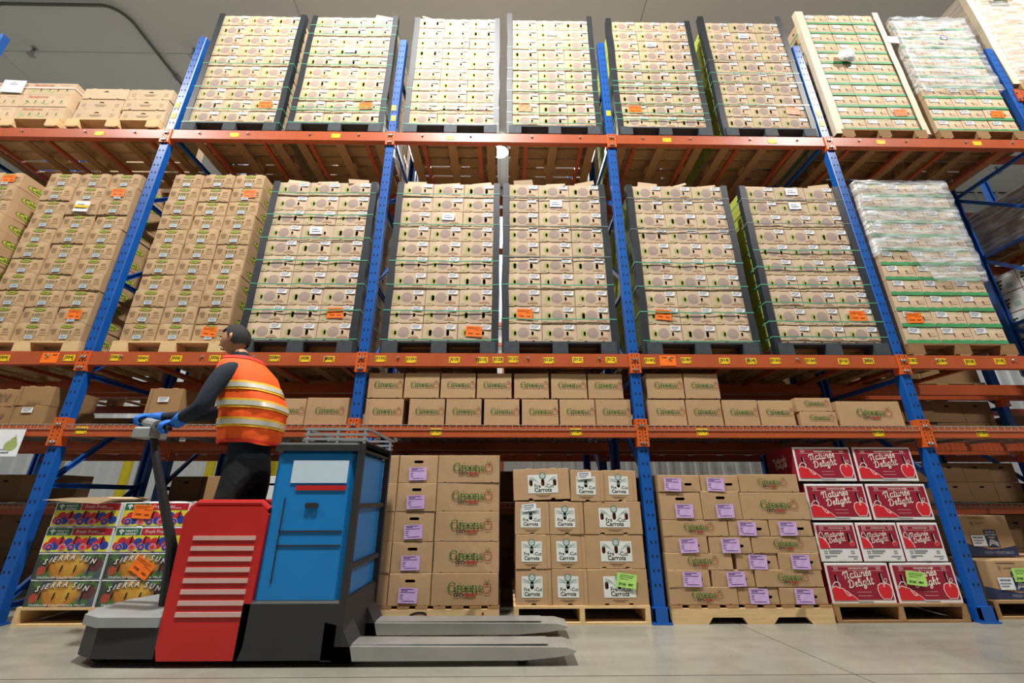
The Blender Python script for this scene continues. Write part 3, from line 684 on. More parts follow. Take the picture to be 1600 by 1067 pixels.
def calstack(x0, z0, cols, rows, phrase, oranges, extra_label=None, y=.02):
    for r in range(rows):
        for c in range(cols):
            for dp in range(3 if c == cols-1 else 1):
                o = ob('avocado_carton', ME_C, None, (x0+(c+.5)*CW+U(.004), y+abs(U(.014))+dp*.425, z0+r*CHH), (U(.02), 0, U(.02)))
                tag(o, 'badge-print avocado carton, %s column%s, %s row from top, %s' % (COLN[c], ('', ' behind', ' rear')[dp], ORD[rows-1-r], phrase), 'carton', 'badge-print avocado cartons')
                if dp == 0:
                    ob('brand_badge', me_badge, o, (-.0, -.005, .148))
                    ob('shipping_label', me_labb, o, (U(.004), -.006, .022), (0, U(.05), 0))
                if c == cols-1:
                    q = ob('brand_badge', me_badge_big, o, (CW/2-.009, .2, .07), (0, U(.1), PI/2)); q['label'] = 'large side badge'
                if (c, r) in oranges and dp == 0: orange_sticker(o, .02+U(.03), .05, s=.9)
                if extra_label and (c, r) == extra_label and dp == 0:
                    q = ob('taped_paper', me_paper, o, (0, -.012, .03), (0, .05, 0)); q.scale = (1.2, 1, 1.5); ob('yellow_band', MB().box(-.062, .062, -.002, 0, .03, .05, m_yellow), q, (0, -.006, 0))
    pallet('block', x0-.02, y-.02, z0-.13, 'light wooden pallet under the %s' % phrase, w=cols*CW+.04, wood='new'); crossbars(x0+cols*CW/2, z0-.132, phrase)
calstack(.215, 2.275, 3, 11, 'open stack right of left post', [(2, 9), (2, 0)])
calstack(-1.12, 2.27, 3, 11, 'open stack left of left post', [(2, 9), (2, 1)], (1, 8))
calstack(-2.38, 2.27, 3, 11, 'open stack at left edge', [(2, 10)])
# ---------------------------------------------------------------- trays on the top level, left
m_redink = M('faded_red_ink', 'b5463c', .7, var=.1, rnd=0, scale=50); m_leafink = M('faded_leaf_ink', '9db06a', .7, var=.2, rnd=0, scale=40); m_brown = M('brown_ink', '7a6248', .7, var=.1, rnd=0)
me_ft = carton('fruit_tray', .55, .186, .6, m_card_p, m_card_p, [rhole(-.11+.1*i, .075, .008, .022, 'r', .004) for i in range(4)], side_holes=[rhole(.25, .09, .05, .004, 'r')])
lp = MB(); lp.text('Familytree', -.1, .15, .055, -.0012, m_redink, shear=.25, bold=.006)
for i in range(9): lp.disc2(.0+U(.22), .06+U(.03), .03, -.0008, m_leafink, .009, 8, U(1))
lp.box(.1, .2, -.0012, -.0008, .15, .153, m_redink)
me_ftp = lp.mesh('printed_logo')
for c in range(2):
    for r in range(3):
        o = ob('fruit_tray', me_ft, None, (-2.10+.555*c+U(.003), .0+abs(U(.006)), 4.965+r*.188)); tag(o, 'pale fruit box with red lettering, %s column, %s row from top, top level' % (('left', 'right')[c], ORD[2-r]), 'box', 'red-lettered fruit boxes')
        ob('printed_logo', me_ftp, o)
tag(ob('strap', MB().box(-2.40, -1.26, -.006, -.004, 0, .008, m_paper).box(-1.262, -1.259, -.006, .7, 0, .008, m_paper), None, (0, 0, 5.44)), 'white plastic strap around the red-lettered fruit boxes', 'strap', 'pallet straps')
tag(ob('paper_sheet', MB().box(-.13, .13, -.004, 0, -.09, .09, m_paper), None, (-1.98, -.012, 5.45), (.05, .05, 0)), 'white paper sheet taped to the red-lettered fruit boxes', 'paper')
pallet('block', -2.41, -.02, 4.835, 'light wooden pallet under the red-lettered fruit boxes', w=1.16, wood='new'); crossbars(-1.83, 4.82, 'red-lettered fruit boxes')
me_mt = carton('plain_tray', .5, .162, .56, m_card_p, m_card_p, [rhole(0, .115, .034, .012, 'moon')], notch=(-.16, .16), tabs=(-.15, .15), nr=.02)
mp = MB()
for i, (w_, z) in enumerate(((.075, .078), (.06, .068), (.05, .055))): mp.box(-w_, w_, -.0012, -.0008, z, z+.004, m_brown)
for s in (-1, 1):
    for z in (.05, .07, .09): mp.box(s*.19-.025, s*.19+.025, -.0012, -.0008, z, z+.003, m_brown)
me_mtp = mp.mesh('printed_lines')
for c in range(2):
    for r in range(3):
        o = ob('plain_tray', me_mt, None, (-.90+.52*c+U(.006), .005+abs(U(.01)), 4.962+r*.165), (0, 0, U(.01))); tag(o, 'tan tray with half-moon hand hole, %s column, %s row from top' % (('left', 'right')[c], ORD[2-r]), 'tray', 'half-moon trays')
        if r < 2 or c: ob('printed_lines', me_mtp, o)
pallet('block', -1.17, -.02, 4.835, 'light wooden pallet under the half-moon trays', w=1.05, wood='new'); crossbars(-.645, 4.82, 'half-moon trays')
# ---------------------------------------------------------------- lettering: Greens logo
def greens_logo(sub):
    m = MB(); g = m_greens; y = -.0012; u = .044
    def R(x, pts, w): m.ribbon([((x+p[0])*u, p[1]*u) for p in pts], [(k*1.25+.03)*u for k in w] if isinstance(w, list) else (w*1.25+.03)*u, y, g)
    def arc(cx, cz, rx, rz, a0, a1, n=14): return [(cx+rx*math.cos(math.radians(a0+(a1-a0)*i/n)), cz+rz*math.sin(math.radians(a0+(a1-a0)*i/n))) for i in range(n+1)]
    def tw(a0, a1, thin, thick, n=14): return [thin+(thick-thin)*abs(math.cos(math.radians(a0+(a1-a0)*i/n)))**1.5 for i in range(n+1)]
    x = -3.2
    R(x, arc(.72, .74, .64, .74, 48, 318), tw(48, 318, .07, .2)); R(x, [(1.2, .62), (1.2, .2)], .17); R(x, [(.95, .64), (1.42, .64)], .07); R(x, [(1.17, 1.42), (1.18, 1.08)], .07); x += 1.5
    def rr(x): R(x, [(.2, .02), (.2, .98)], .17); R(x, [(0, .03), (.45, .03)], .07); R(x, [(.0, .97), (.2, .99)], .07); R(x, [(.24, .66), (.38, .9), (.56, .98), (.68, .9)], [.06, .09, .1, .15])
    def ee(x): R(x, arc(.46, .5, .4, .48, 8, 315), tw(8, 315, .07, .18)); R(x, [(.1, .56), (.84, .56)], .07)
    def nn(x):
        R(x, [(.2, .02), (.2, .98)], .17); R(x, [(0, .03), (.42, .03)], .07); R(x, [(0, .97), (.2, .99)], .07); R(x, [(.24, .68), (.42, .92), (.64, .98), (.8, .85), (.84, .62), (.84, .02)], [.06, .08, .1, .13, .16, .17]); R(x, [(.64, .03), (1.06, .03)], .07)
    rr(x); x += .74; ee(x); x += .93; ee(x); x += .95; nn(x); x += 1.14
    R(x, [(.62, .78), (.56, .92), (.36, .98), (.14, .84), (.2, .6), (.46, .46), (.64, .28), (.54, .08), (.3, .02), (.1, .14), (.06, .3)], [.06, .06, .08, .13, .16, .17, .15, .1, .07, .06, .06]); x += .8
    m.text('the', -1.15*u, 1.42*u, .34*u, y, g, bold=.01)
    ax = (x+.72)*u; az = .55*u
    ap = [(.05, .62), (.3, .72), (.6, .58), (.72, .15), (.6, -.35), (.3, -.72), (.06, -.66)]; r = m_apple
    m.ribbon([(ax+p[0]*u, az+p[1]*u) for p in ap], .12*u, y, r); m.ribbon([(ax-p[0]*u+.05*u, az+p[1]*u) for p in ap[:-1]]+[(ax-.02*u, az-.7*u)], .12*u, y, r)
    m.ribbon([(ax+.03*u, az+.66*u), (ax+.08*u, az+1.0*u)], .1*u, y, g); m.ribbon([(ax+.08*u, az+.95*u), (ax+.3*u, az+1.1*u), (ax+.42*u, az+1.35*u)], .1*u, y, g); m.ribbon([(ax+.05*u, az+.95*u), (ax-.2*u, az+1.05*u), (ax-.3*u, az+1.3*u)], .1*u, y, g)
    if sub: m.text("CUT'n", -1.3*u, -.44*u, .66*u, y, m_ink, shear=.2, bold=.045); m.text('FRESH', .62*u, -.48*u, .7*u, y, r, shear=.35, bold=.05)
    return m.mesh('printed_logo')
me_logo = greens_logo(False); me_logo_s = greens_logo(True)
me_purple = label_mesh('lilac_label', .146, .105, m_purple, .004)
_cc = {}
def q2(v): return round(v*100)/100
def plain_carton(kind, w, h, d=.42):
    k = (kind, q2(w), round(h*50)/50, d)
    if k not in _cc:
        hole = {'handle': [rhole(.0, h*.76, .04, .0115)], 'handle_off': [rhole(.075, h*.45, .032, .011)]}.get(kind, [])
        _cc[k] = carton('carton', w, h, d, m_card_g, m_card_g, hole, notch=(-w*.38, w*.38) if kind == 'logo' else (), nr=.008, bulge=.003)
    return _cc[k]
def greens_box(x0, x1, z0, z1, y, label, cat_group, sub, s=None, flip=0, tilt=0, d=.42):
    w, h = x1-x0-.004, z1-z0-.002
    o = ob('greens_carton', plain_carton('logo', w, h, d), None, ((x0+x1)/2, y+abs(U(.006)), z0), (0, tilt, U(.015))); tag(o, label, 'carton', cat_group)
    l = ob('printed_logo', me_logo_s if sub else me_logo, o, (0+.01, -.005, h*(.42 if sub else .44))); s = s or 1; l.scale = (s, 1, s); return o
def handle_box(x0, x1, z0, z1, y, label, group, lx=0, lz=.02, rot=0, flat=False, d=.5):
    w, h = x1-x0-.004, z1-z0-.002
    o = ob('handle_carton', plain_carton('handle_off' if flat else 'handle', w, h, d), None, ((x0+x1)/2, y+abs(U(.008)), z0), (0, 0, U(.02))); tag(o, label, 'carton', group)
    ob('lilac_label', me_purple, o, (lx, -.007, lz), (0, rot, 0)); return o
# wire shelf, bay left and right of the central post
S2 = [(2.59, 2.91, 1), (2.92, 3.24, 1), (3.25, 3.57, 1), (3.58, 3.90, 1), (3.92, 4.24, 1), (4.26, 4.59, 1), (4.60, 4.92, 1), (2.59, 2.93, 0), (2.98, 3.30, 0), (3.31, 3.63, 0), (3.65, 3.97, 0), (3.99, 4.32, 0), (4.33, 4.65, 0), (4.66, 4.98, 0)]
for i, (a, b, up) in enumerate(S2):
    z0 = 1.502+.243*up
    if b > 4.95: a, b = 4.655, 4.975
    greens_box(a, b, z0, z0+.236, .03, 'small Greens carton, %s from left in %s row, shelf left of central post' % (ORD[i % 7], 'upper' if up else 'lower'), 'small Greens cartons on the wire shelf', False, .76)
for i, (a, b, z0, z1, big) in enumerate([(5.14, 5.48, 1.748, 1.985, 0), (5.49, 5.81, 1.748, 1.982, 0), (5.13, 5.47, 1.502, 1.744, 0), (5.475, 5.80, 1.502, 1.74, 0), (5.81, 6.13, 1.502, 1.738, 0), (6.14, 6.45, 1.502, 1.735, 0), (6.49, 6.81, 1.634, 1.76, 0), (6.50, 6.83, 1.502, 1.632, 0), (6.86, 7.44, 1.502, 1.73, 1)]):
    greens_box(a, b, z0, z1, .03, ['left upper', 'right upper', 'first lower', 'second lower', 'third lower', 'fourth lower', 'upper flat', 'lower flat', 'largest'][i]+' Greens carton on the shelf right of the central post', 'Greens cartons on the right wire shelf', bool(big), .95 if big else .66 if i in (6, 7) else .76)
for i, (a, b) in enumerate(((1.74, 2.06), (2.065, 2.44))):
    greens_box(a, b, 1.502, 1.747, .03, '%s Greens carton on the shelf behind the rider' % ('left', 'right')[i], 'Greens cartons behind the rider', False, .76)
# brown boxes on the left shelf
for i, (a, b, z0, z1, y) in enumerate(((.63, .93, 1.502, 1.83, .05), (-.5, -.2, 1.665, 1.84, .03), (-.52, -.2, 1.502, 1.663, .03), (-.86, -.53, 1.502, 1.66, .06), (-.88, -.54, 1.662, 1.82, .06))):
    w = b-a; o = ob('brown_carton', carton('brown_carton', w, z1-z0-.002, .45, m_card_d, m_card_d, tabs=(-.06, .07), bulge=.003, side_holes=[rhole(.2, .09, .025, .01)]), None, ((a+b)/2, y, z0), (0, 0, U(.03)))
    tag(o, ['tall brown carton with white label on the shelf left of the rider', 'upper brown carton on the shelf at the left post', 'lower brown carton with white label on the shelf at the left post', 'lower lettered brown carton on the left edge of the shelf', 'upper lettered brown carton on the left edge of the shelf'][i], 'carton', 'brown cartons on the left shelf')
    ob('edge_tape', MB().box(-w/2+.03, -w/2+.034, -.0014, 0, .0, z1-z0-.004, m_brown), o, (0, -.003, 0))
    if i in (0, 2): ob('shipping_label', me_lab, o, (.0, -.006, (z1-z0)*.62))
    if i in (3, 4): ob('printed_lettering', MB().text('RV' if i == 4 else 'Ey', .06, .08, .1, -.006, m_brown, bold=.02), o)
    if i == 1: ob('printed_lettering', MB().text('familytree', .02, .03, .03, -.006, m_brown, bold=.02), o)
# ---------------------------------------------------------------- floor pallets
G1 = 'Greens pallet left of the carrots'
xs_ = [2.615, 2.945, 3.272, 3.80]
for r in range(5):
    z0 = .125+r*.2235; z1 = z0+.2235
    for c in range(2):
        handle_box(xs_[c]+U(.004), xs_[c+1]+U(.003), z0, z1, -.0, 'lilac-labelled hand-hole carton, %s column, %s row from top, %s' % (('left', 'middle')[c], ORD[4-r], G1), 'hand-hole cartons on the Greens pallet', U(.012), .02, U(.06))
    greens_box(xs_[2]+.004, xs_[3]+U(.004), z0, z1, 0, 'long Greens carton, %s row from top, %s' % (ORD[4-r], G1), 'long Greens cartons', True, 1.0, d=.5)
pallet('xstringer', 2.615, -.01, 0, 'yellow wooden pallet under the Greens cartons left of the carrots', w=1.19, wood='new')
tag(ob('paint_mark', MB().ribbon([(-.06, -.02), (-.07, .005), (-.02, .022), (.04, .02), (.05, 0), (.03, -.02)], .014, 0, m_ink), None, (3.2, -.0125, .06)), 'black curved paint mark on the Greens pallet', 'mark')
tag(ob('paint_mark', MB().box(-.008, .008, -.001, 0, -.025, .025, m_apple), None, (3.68, -.0115, .06)), 'red paint mark on the Greens pallet', 'mark')
# carrots
m_teal = M('teal_ink', '2f6e66', .6, var=.1, rnd=0); m_leaf = M('grey_leaf_ink', '9fb4ae', .6, var=.1, rnd=0); m_panel = M('carrot_panel', 'dadfd8', .55, var=.04, rnd=.02)
m_carrot = M('carrot_print', '8a3a1c', .55, var=.35, rnd=.1, scale=60)
def poly_holes(m, out, holes, y, mat):
    ps = [out]+holes; flat = [p for q in ps for p in q]
    m.add([(p[0], y, p[1]) for p in flat], [tuple(t) for t in tessellate_polygon([[Vector((p[0], p[1], 0)) for p in q] for q in ps])], mat)
def carrot_mesh(w, h, wide, d=.5):
    hz = h*.5; hx = (-.1, 0, .1) if wide else (0,); hw, hh = .0145, .028
    holes = [rhole(x, hz+.012, hw, hh) for x in hx]; bo = .012 if wide else -.012
    body = carton('carrot_carton', w, h-.002, d, m_card_g, m_card_g, [[(q[0]+bo, q[1]) for q in hl] for hl in holes], notch=(-w*.2, w*.2) if wide else (0,), tabs=(-w*.22, w*.22) if wide else (0.0,), nr=.02, bulge=0)
    p = MB(); a = .125 if wide else .082; z0, z1 = hz-.072, hz+.075
    poly_holes(p, [(-a, z0), (a, z0), (a, z1), (-a, z1)], holes, -.0012, m_panel)
    for s in (-1, 1):
        for k in range(5):
            bx, bz = s*a*.9, hz+.06-k*.008; L = .05+.01*k
            p.ribbon([(bx, bz), (bx-s*L*.5, bz-.006+k*.002), (bx-s*L, bz-.02-k*.002)], .002, -.0018, m_leaf, False)
    lz = hz+.065; nn_ = 20
    for (r0, r1, mt, yy) in ((0, .028, m_teal, -.0020), (0, .022, m_panel, -.0024), (0, .0195, m_teal, -.0028), (0, .016, m_panel, -.0032)): p.disc2(0, lz, r1, yy, mt, n=nn_)
    p.text('W', 0, lz, .02, -.0036, m_teal, bold=.02)
    t = 1.2 if wide else 1.0
    p.text('Fre', -.017-.024*t, hz-.016, .034*t, -.002, m_ink, bold=.012); p.text('-Cut', .017+.03*t, hz-.016, .034*t, -.002, m_ink, bold=.012); p.text('Carrots', 0, hz-.047, .038*t, -.002, m_ink, bold=.02)
    for i, z in enumerate((hz-.088, hz-.098)): p.box(-.06+.02*i, .06-.02*i, -.0016, -.0008, z, z+.0022, m_brown)
    b = MB()
    for x in (hx if wide else ()): b.tube([(x-.008, .02, hz-.02), (x, .018, hz+.02), (x+.006, .02, hz+.04)], [.012, .011, .006], m_carrot, 6)
    return body, p.mesh('printed_panel'), (b.mesh('carrot') if wide else None)
CM = {w: carrot_mesh(.278 if not w else .47, .248, w) for w in (0, 1)}
rows_ = [(.125, [(3.93, 4.21, 0), (4.215, 4.485, 0), (4.50, 4.96, 1)]), (.374, [(3.93, 4.21, 0), (4.215, 4.485, 0), (4.495, 4.95, 1)]), (.623, [(3.93, 4.205, 0), (4.21, 4.48, 0), (4.495, 4.965, 1)]), (.873, [(3.925, 4.38, 1), (4.395, 4.665, 0), (4.675, 4.945, 0)])]
for r, (z, bx) in enumerate(rows_):
    for c, (a, b, wd) in enumerate(bx):
        me, pp, cr = CM[wd]; o = ob('carrot_carton', me, None, ((a+b)/2+U(.003), abs(U(.012)), z+(.012 if (r == 3 and c == 0) else 0)), (0, -.03 if (r == 3 and c == 0) else .018 if r == 3 else 0, U(.02)))
        tag(o, '%s fresh-cut carrots carton, %s in the %s row from top' % ('wide' if wd else 'small', ('leftmost', 'middle', 'rightmost')[c], ORD[3-r]), 'carton', 'fresh-cut carrot cartons')
        ob('printed_panel', pp, o, (.012 if wd else -.012, -.0006, 0))
        if not wd: ob('side_flap', MB().box(.112, .138, -.004, 0, .004, .244, m_card_g), o)
        if cr: k = ob('carrots_inside', cr, o, (.012, 0, 0)); k['label'] = 'carrots showing through the hand holes'
        if (r, c) in ((3, 1), (2, 0)): q = ob('shipping_label', me_lab, o, (-.02, -.007, .175), (0, -.1, 0)); q.scale = (1.2, 1, 1.3)
        if (r, c) == (0, 2):
            q = ob('green_label', label_mesh('green_label', .155, .1, m_green_lab, .006), o, (.06, -.01, .12), (0, .14, 0)); ob('printed_code', MB().text('J012A   0829', 0, .024, .022, -.0045, m_ink, bold=.03), q)
pallet('stringer', 3.915, -.01, 0, 'new wooden pallet under the fresh-cut carrot cartons', w=1.045, wood='new')
# lilac-label pallet right of the central post
P3 = [[(5.13, 5.49, .947, 1.083, 'f', -.06), (5.495, 5.82, .947, 1.083, 'f', -.045), (5.825, 6.325, .945, 1.09, 'g')],
      [(5.13, 5.475, .732, .945, 'h'), (5.48, 5.80, .732, .945, 'h'), (5.805, 6.37, .732, .943, 'g')],
      [(5.13, 5.665, .607, .730, 'g'), (5.67, 6.005, .607, .730, 'f', -.02), (6.01, 6.36, .607, .735, 'f', -.03)],
      [(5.13, 5.48, .482, .605, 'f', .02), (5.49, 5.83, .482, .605, 'f', 0), (5.84, 6.37, .482, .605, 'g')],
      [(5.125, 5.66, .363, .480, 'g'), (5.69, 6.025, .363, .480, 'f', 0), (6.03, 6.365, .363, .480, 'f', 0)],
      [(5.125, 5.46, .244, .361, 'f', .02), (5.475, 5.815, .244, .361, 'f', .02), (5.82, 6.355, .244, .361, 'g')],
      [(5.125, 5.655, .125, .242, 'g'), (5.66, 5.98, .125, .242, 'f', .0), (5.985, 6.36, .125, .242, 'f', .0)]]
for r, row in enumerate(P3):
    for c, bx in enumerate(row):
        lab = '%s in the %s row from top, lilac-label pallet' % (('leftmost', 'middle', 'rightmost')[c], ORD[r])
        if bx[4] == 'g': greens_box(bx[0], bx[1], bx[2], bx[3], 0, 'long Greens carton, '+lab, 'long Greens cartons', True, .92 if bx[3]-bx[2] > .2 else .72, d=.5)
        elif bx[4] == 'h': handle_box(bx[0], bx[1], bx[2], bx[3], 0, 'tall hand-hole carton, '+lab, 'hand-hole cartons', .02, .015, U(.03))
        else: handle_box(bx[0], bx[1], bx[2], bx[3], 0, 'flat lilac-labelled carton, '+lab, 'hand-hole cartons', bx[5], .006, U(.05), True)
pallet('xstringer', 5.12, -.01, 0, 'notched yellow wooden pallet under the lilac-label cartons', w=1.25, wood='new')
# Nature's Delight apple boxes
def script(m, u, cx, cz, y, mat, rot=.12):
    G = {'N': ([[(-.12, .55), (-.1, .75), (.1, .95), (.22, .8), (.2, .3), (.18, 0)], [(.2, .55), (.4, .9), (.6, .95), (.66, .7), (.62, .3), (.66, .02), (.82, .05)]], .86),
         'a': ([[(.5, .5), (.3, .6), (.1, .4), (.1, .12), (.26, 0), (.44, .14), (.5, .4)], [(.52, .58), (.5, .2), (.58, .02), (.72, .1)]], .62), 't': ([[(.2, .92), (.16, .3), (.22, .04), (.36, .02), (.48, .14)], [(.0, .62), (.42, .66)]], .44),
         'u': ([[(.08, .58), (.06, .2), (.18, 0), (.36, .1), (.46, .4)], [(.48, .58), (.46, .18), (.54, .02), (.68, .12)]], .62), 'r': ([[(.02, .3), (.14, .62), (.26, .52), (.44, .52), (.4, .2), (.46, .02), (.6, .1)]], .54),
         'e': ([[(.04, .2), (.3, .3), (.4, .48), (.26, .6), (.1, .42), (.1, .14), (.26, 0), (.5, .14)]], .48), "'": ([[(.06, 1.0), (.02, .8)]], .16), 's': ([[(.0, .1), (.24, .62), (.34, .3), (.28, .02), (.1, .06)]], .46),
         'D': ([[(.2, .9), (.16, .4), (.02, .06), (.2, -.02), (.5, .04), (.72, .3), (.66, .74), (.36, .96), (.06, .88), (-.06, .7)]], .84), 'l': ([[(.06, .2), (.26, .6), (.3, .92), (.2, .96), (.12, .6), (.14, .1), (.26, .0), (.4, .12)]], .36),
         'i': ([[(.1, .58), (.08, .16), (.16, 0), (.3, .1)], [(.13, .8), (.13, .82)]], .3), 'g': ([[(.48, .5), (.28, .6), (.1, .4), (.12, .12), (.28, .04), (.46, .2)], [(.5, .58), (.48, .0), (.4, -.34), (.2, -.38), (.1, -.22), (.3, -.06), (.64, .12)]], .6),
         'h': ([[(.06, .2), (.24, .6), (.28, .94), (.18, .96), (.12, .6), (.1, 0)], [(.12, .3), (.3, .6), (.44, .5), (.42, .14), (.5, 0), (.64, .12)]], .58)}
    c, q = math.cos(rot), math.sin(rot)
    for word, zo, xo in (("Natures", .66, -.05), ('Delight', -.56, .1)):
        L = sum(G[k][1]*1.14 for k in word); x = -L/2+xo
        for i, k in enumerate(word):
            for st in G[k][0]:
                pts = [((x+p[0]+p[1]*.12), zo+p[1]*1.05) for p in st]
                m.ribbon([(cx+(p[0]*c-p[1]*q)*u, cz+(p[0]*q+p[1]*c)*u) for p in pts], .14*u, y, mat, smooth=3)
            x += G[k][1]*1.14
            if word == 'Natures' and k == 'e':
                pts = [(x+.02, zo+1.15), (x-.04, zo+.88)]; m.ribbon([(cx+(p[0]*c-p[1]*q)*u, cz+(p[0]*q+p[1]*c)*u) for p in pts], .15*u, y, mat)
def apple2(m, cx, cz, r, y, cut=None):
    P = [(0, .78), (.35, .95), (.8, .75), (1, .2), (.85, -.45), (.5, -.95), (0, -.9), (-.5, -.95), (-.85, -.45), (-1, .2), (-.8, .75), (-.35, .95)]
    f = lambda s: [(cx+p[0]*r*s, max(cz+p[1]*r*s, cut) if cut is not None else cz+p[1]*r*s) for p in P]
    m.poly2(f(1.1), y, m_pinkwhite); m.poly2(f(1.0), y-.0005, m_ndapple)
    m.ribbon([(cx-.0*r, cz+.7*r), (cx+.05*r, cz+1.0*r), (cx+.2*r, cz+1.25*r)], .1*r, y-.001, m_pinkwhite)
    m.ribbon([(cx+.15*r, cz+1.05*r), (cx+.45*r, cz+1.15*r), (cx+.6*r, cz+1.5*r), (cx+.35*r, cz+1.6*r), (cx+.15*r, cz+1.3*r)], .07*r, y-.001, m_pinkwhite)
    m.ribbon([(cx-.12*r, cz+.62*r), (cx, cz+.55*r), (cx+.12*r, cz+.62*r)], .08*r, y-.001, m_pinkwhite)
def nd_mesh(w, h, small):
    sl = [rhole(-w*.30, h*.60, .011, .036, 'r', -.003), rhole(w*.30, h*.60, .011, .036, 'r', -.003)] if small else [rhole(-w*.36, h*.57, .010, .036, 'r', -.003), rhole(w*.345, h*.62, .010, .036, 'r', -.003)]
    body = carton('apple_box', w, h-.003, .4, m_ndwhite, m_ndwhite, sl, left=m_ndred)
    p = MB(); a = w/2-.016; zb = .10 if small else .028; zt = h-.02
    poly_holes(p, [(-a, zb), (a, zb), (a, zt), (-a, zt)], sl, -.001, m_ndred)
    n = 40
    for i in range(n): x = -a+2*a*(i+.5)/n; p.add([(x-a/n, -.001, zb), (x+a/n, -.001, zb), (x, -.001, zb-.005)], [(0, 1, 2)], m_ndred)
    p.text('WASHINGTON APPLES', .01, zt-.022, .016 if not small else .012, -.0018, m_pinkwhite, bold=.02)
    p.box(-a*.85, a*.85, -.0018, -.0014, zt-.038, zt-.0365, m_pinkwhite); p.box(-a*.85, a*.85, -.0018, -.0014, zt-.01, zt-.0085, m_pinkwhite)
    for s in (-1, 1): p.disc2(s*a*.72, zt-.022, .016, -.0020, m_pinkwhite); p.disc2(s*a*.72, zt-.022, .0135, -.0024, m_ndred); p.box(s*a*.72-.008, s*a*.72+.008, -.003, -.0026, zt-.024, zt-.02, m_pinkwhite)
    script(p, .0505 if not small else .034, .0 if not small else -.005, h*.525 if not small else h*.565, -.003, m_pinkwhite)
    if not small:
        apple2(p, w*.36, .085, .055, -.0022, .022)
        ar = MB(); pts = [(-a, .022), (-a, .1), (-a*.88, .118), (-a*.62, .1), (-a*.45, .07), (-a*.3, .045), (-a*.2, .022)]
        p.poly2([(x, z+.005) if z > .03 else (x+.006, z) for x, z in pts], -.0022, m_pinkwhite); p.poly2(pts, -.0028, m_ndapple)
        p.ribbon([(-a*.98, .115), (-a*.84, .15), (-a*.7, .135), (-a*.74, .105)], .006, -.0032, m_pinkwhite); p.ribbon([(-a*.62, .105), (-a*.52, .06), (-a*.42, .055), (-a*.5, .085)], .005, -.0032, m_pinkwhite)
        p.box(-.04, .07, -.0018, -.0014, .078, .0795, m_pinkwhite); p.box(-.04, .07, -.0018, -.0014, .052, .0535, m_pinkwhite)
        p.box(-.05, .07, -.0014, -.0008, .011, .016, m_ndgrey)
    else:
        pts = [(-a, zb-.002), (-a, zb+.085), (-a*.75, zb+.07), (-a*.55, zb+.03), (-a*.5, zb-.002)]
        p.poly2([(x+.005, z+.004) for x, z in pts], -.002, m_pinkwhite); p.poly2(pts, -.0026, m_ndapple); p.ribbon([(-a*.95, zb+.09), (-a*.8, zb+.12), (-a*.62, zb+.05)], .005, -.003, m_pinkwhite)
        apple2(p, a*.76, zb+.03, .017, -.0022)
        p.box(-.09, .02, -.0014, -.0008, .073, .085, m_ndgrey)
        for (x0, x1, z) in ((-.13, -.1, .075), (-.13, -.1, .06), (-.09, 0, .06), (.09, .12, .075), (.09, .12, .06), (.06, .14, .036), (-.13, -.03, .04), (-.13, -.09, .028), (.1, .13, .02)): p.box(x0, x1, -.0014, -.0008, z, z+.006, m_ndgrey)
        p.box(-.02, .03, -.0014, -.0008, .004, .02, m_panel)
    return body, p.mesh('printed_panel')
NDL = nd_mesh(.512, .286, False); NDS = nd_mesh(.338, .29, True)
ND = [(6.42, 6.95, .125, 0), (6.965, 7.49-.02, .125, 0), (6.39, 6.735, .418, 1), (6.742, 7.087, .418, 1), (7.094, 7.44, .418, 1), (6.39, 6.91, .728, 0), (6.92, 7.44, .728, 0), (6.355, 6.87, 1.036, 0), (6.885, 7.41, 1.036, 0)]
NDN = ['left apple box in the bottom row', 'right apple box in the bottom row, with green label', 'left apple box in the third row', 'middle apple box in the third row', 'right apple box in the third row', 'left apple box in the second row', 'right apple box in the second row', 'left apple box in the top row, red side showing', 'right apple box in the top row']
for i, (a, b, z, s) in enumerate(ND):
    me, pp = (NDS if s else NDL)
    if i < 2: a -= .02; b -= .02
    z_ = z; o = ob('apple_box', me, None, ((a+b)/2, .03+abs(U(.008)), z_), (0, 0, .02 if i == 7 else U(.008))); tag(o, 'red and white '+NDN[i], 'box', 'red apple boxes'); ob('printed_panel', pp, o, (0, -.0006, 0))
    if i == 1:
        q = ob('green_label', label_mesh('green_label', .155, .1, m_green_lab, .006), o, (-.09, -.012, .125), (0, .12, 0)); ob('printed_code', MB().text('J016A   0828', 0, .024, .022, -.0045, m_ink, bold=.03), q)
sd = MB(); script(sd, .04, 0, .14, 0, m_pinkwhite); s_ = [o for o in bpy.data.objects if o.get('label', '').startswith('red and white left apple box in the top')][0]
ob('side_lettering', sd, s_, (-.2575, .2, 0), (0, 0, -PI/2))
pallet('stringer', 6.40, .01, 0, 'dark wooden pallet under the red apple boxes', w=1.04, wood='dk')
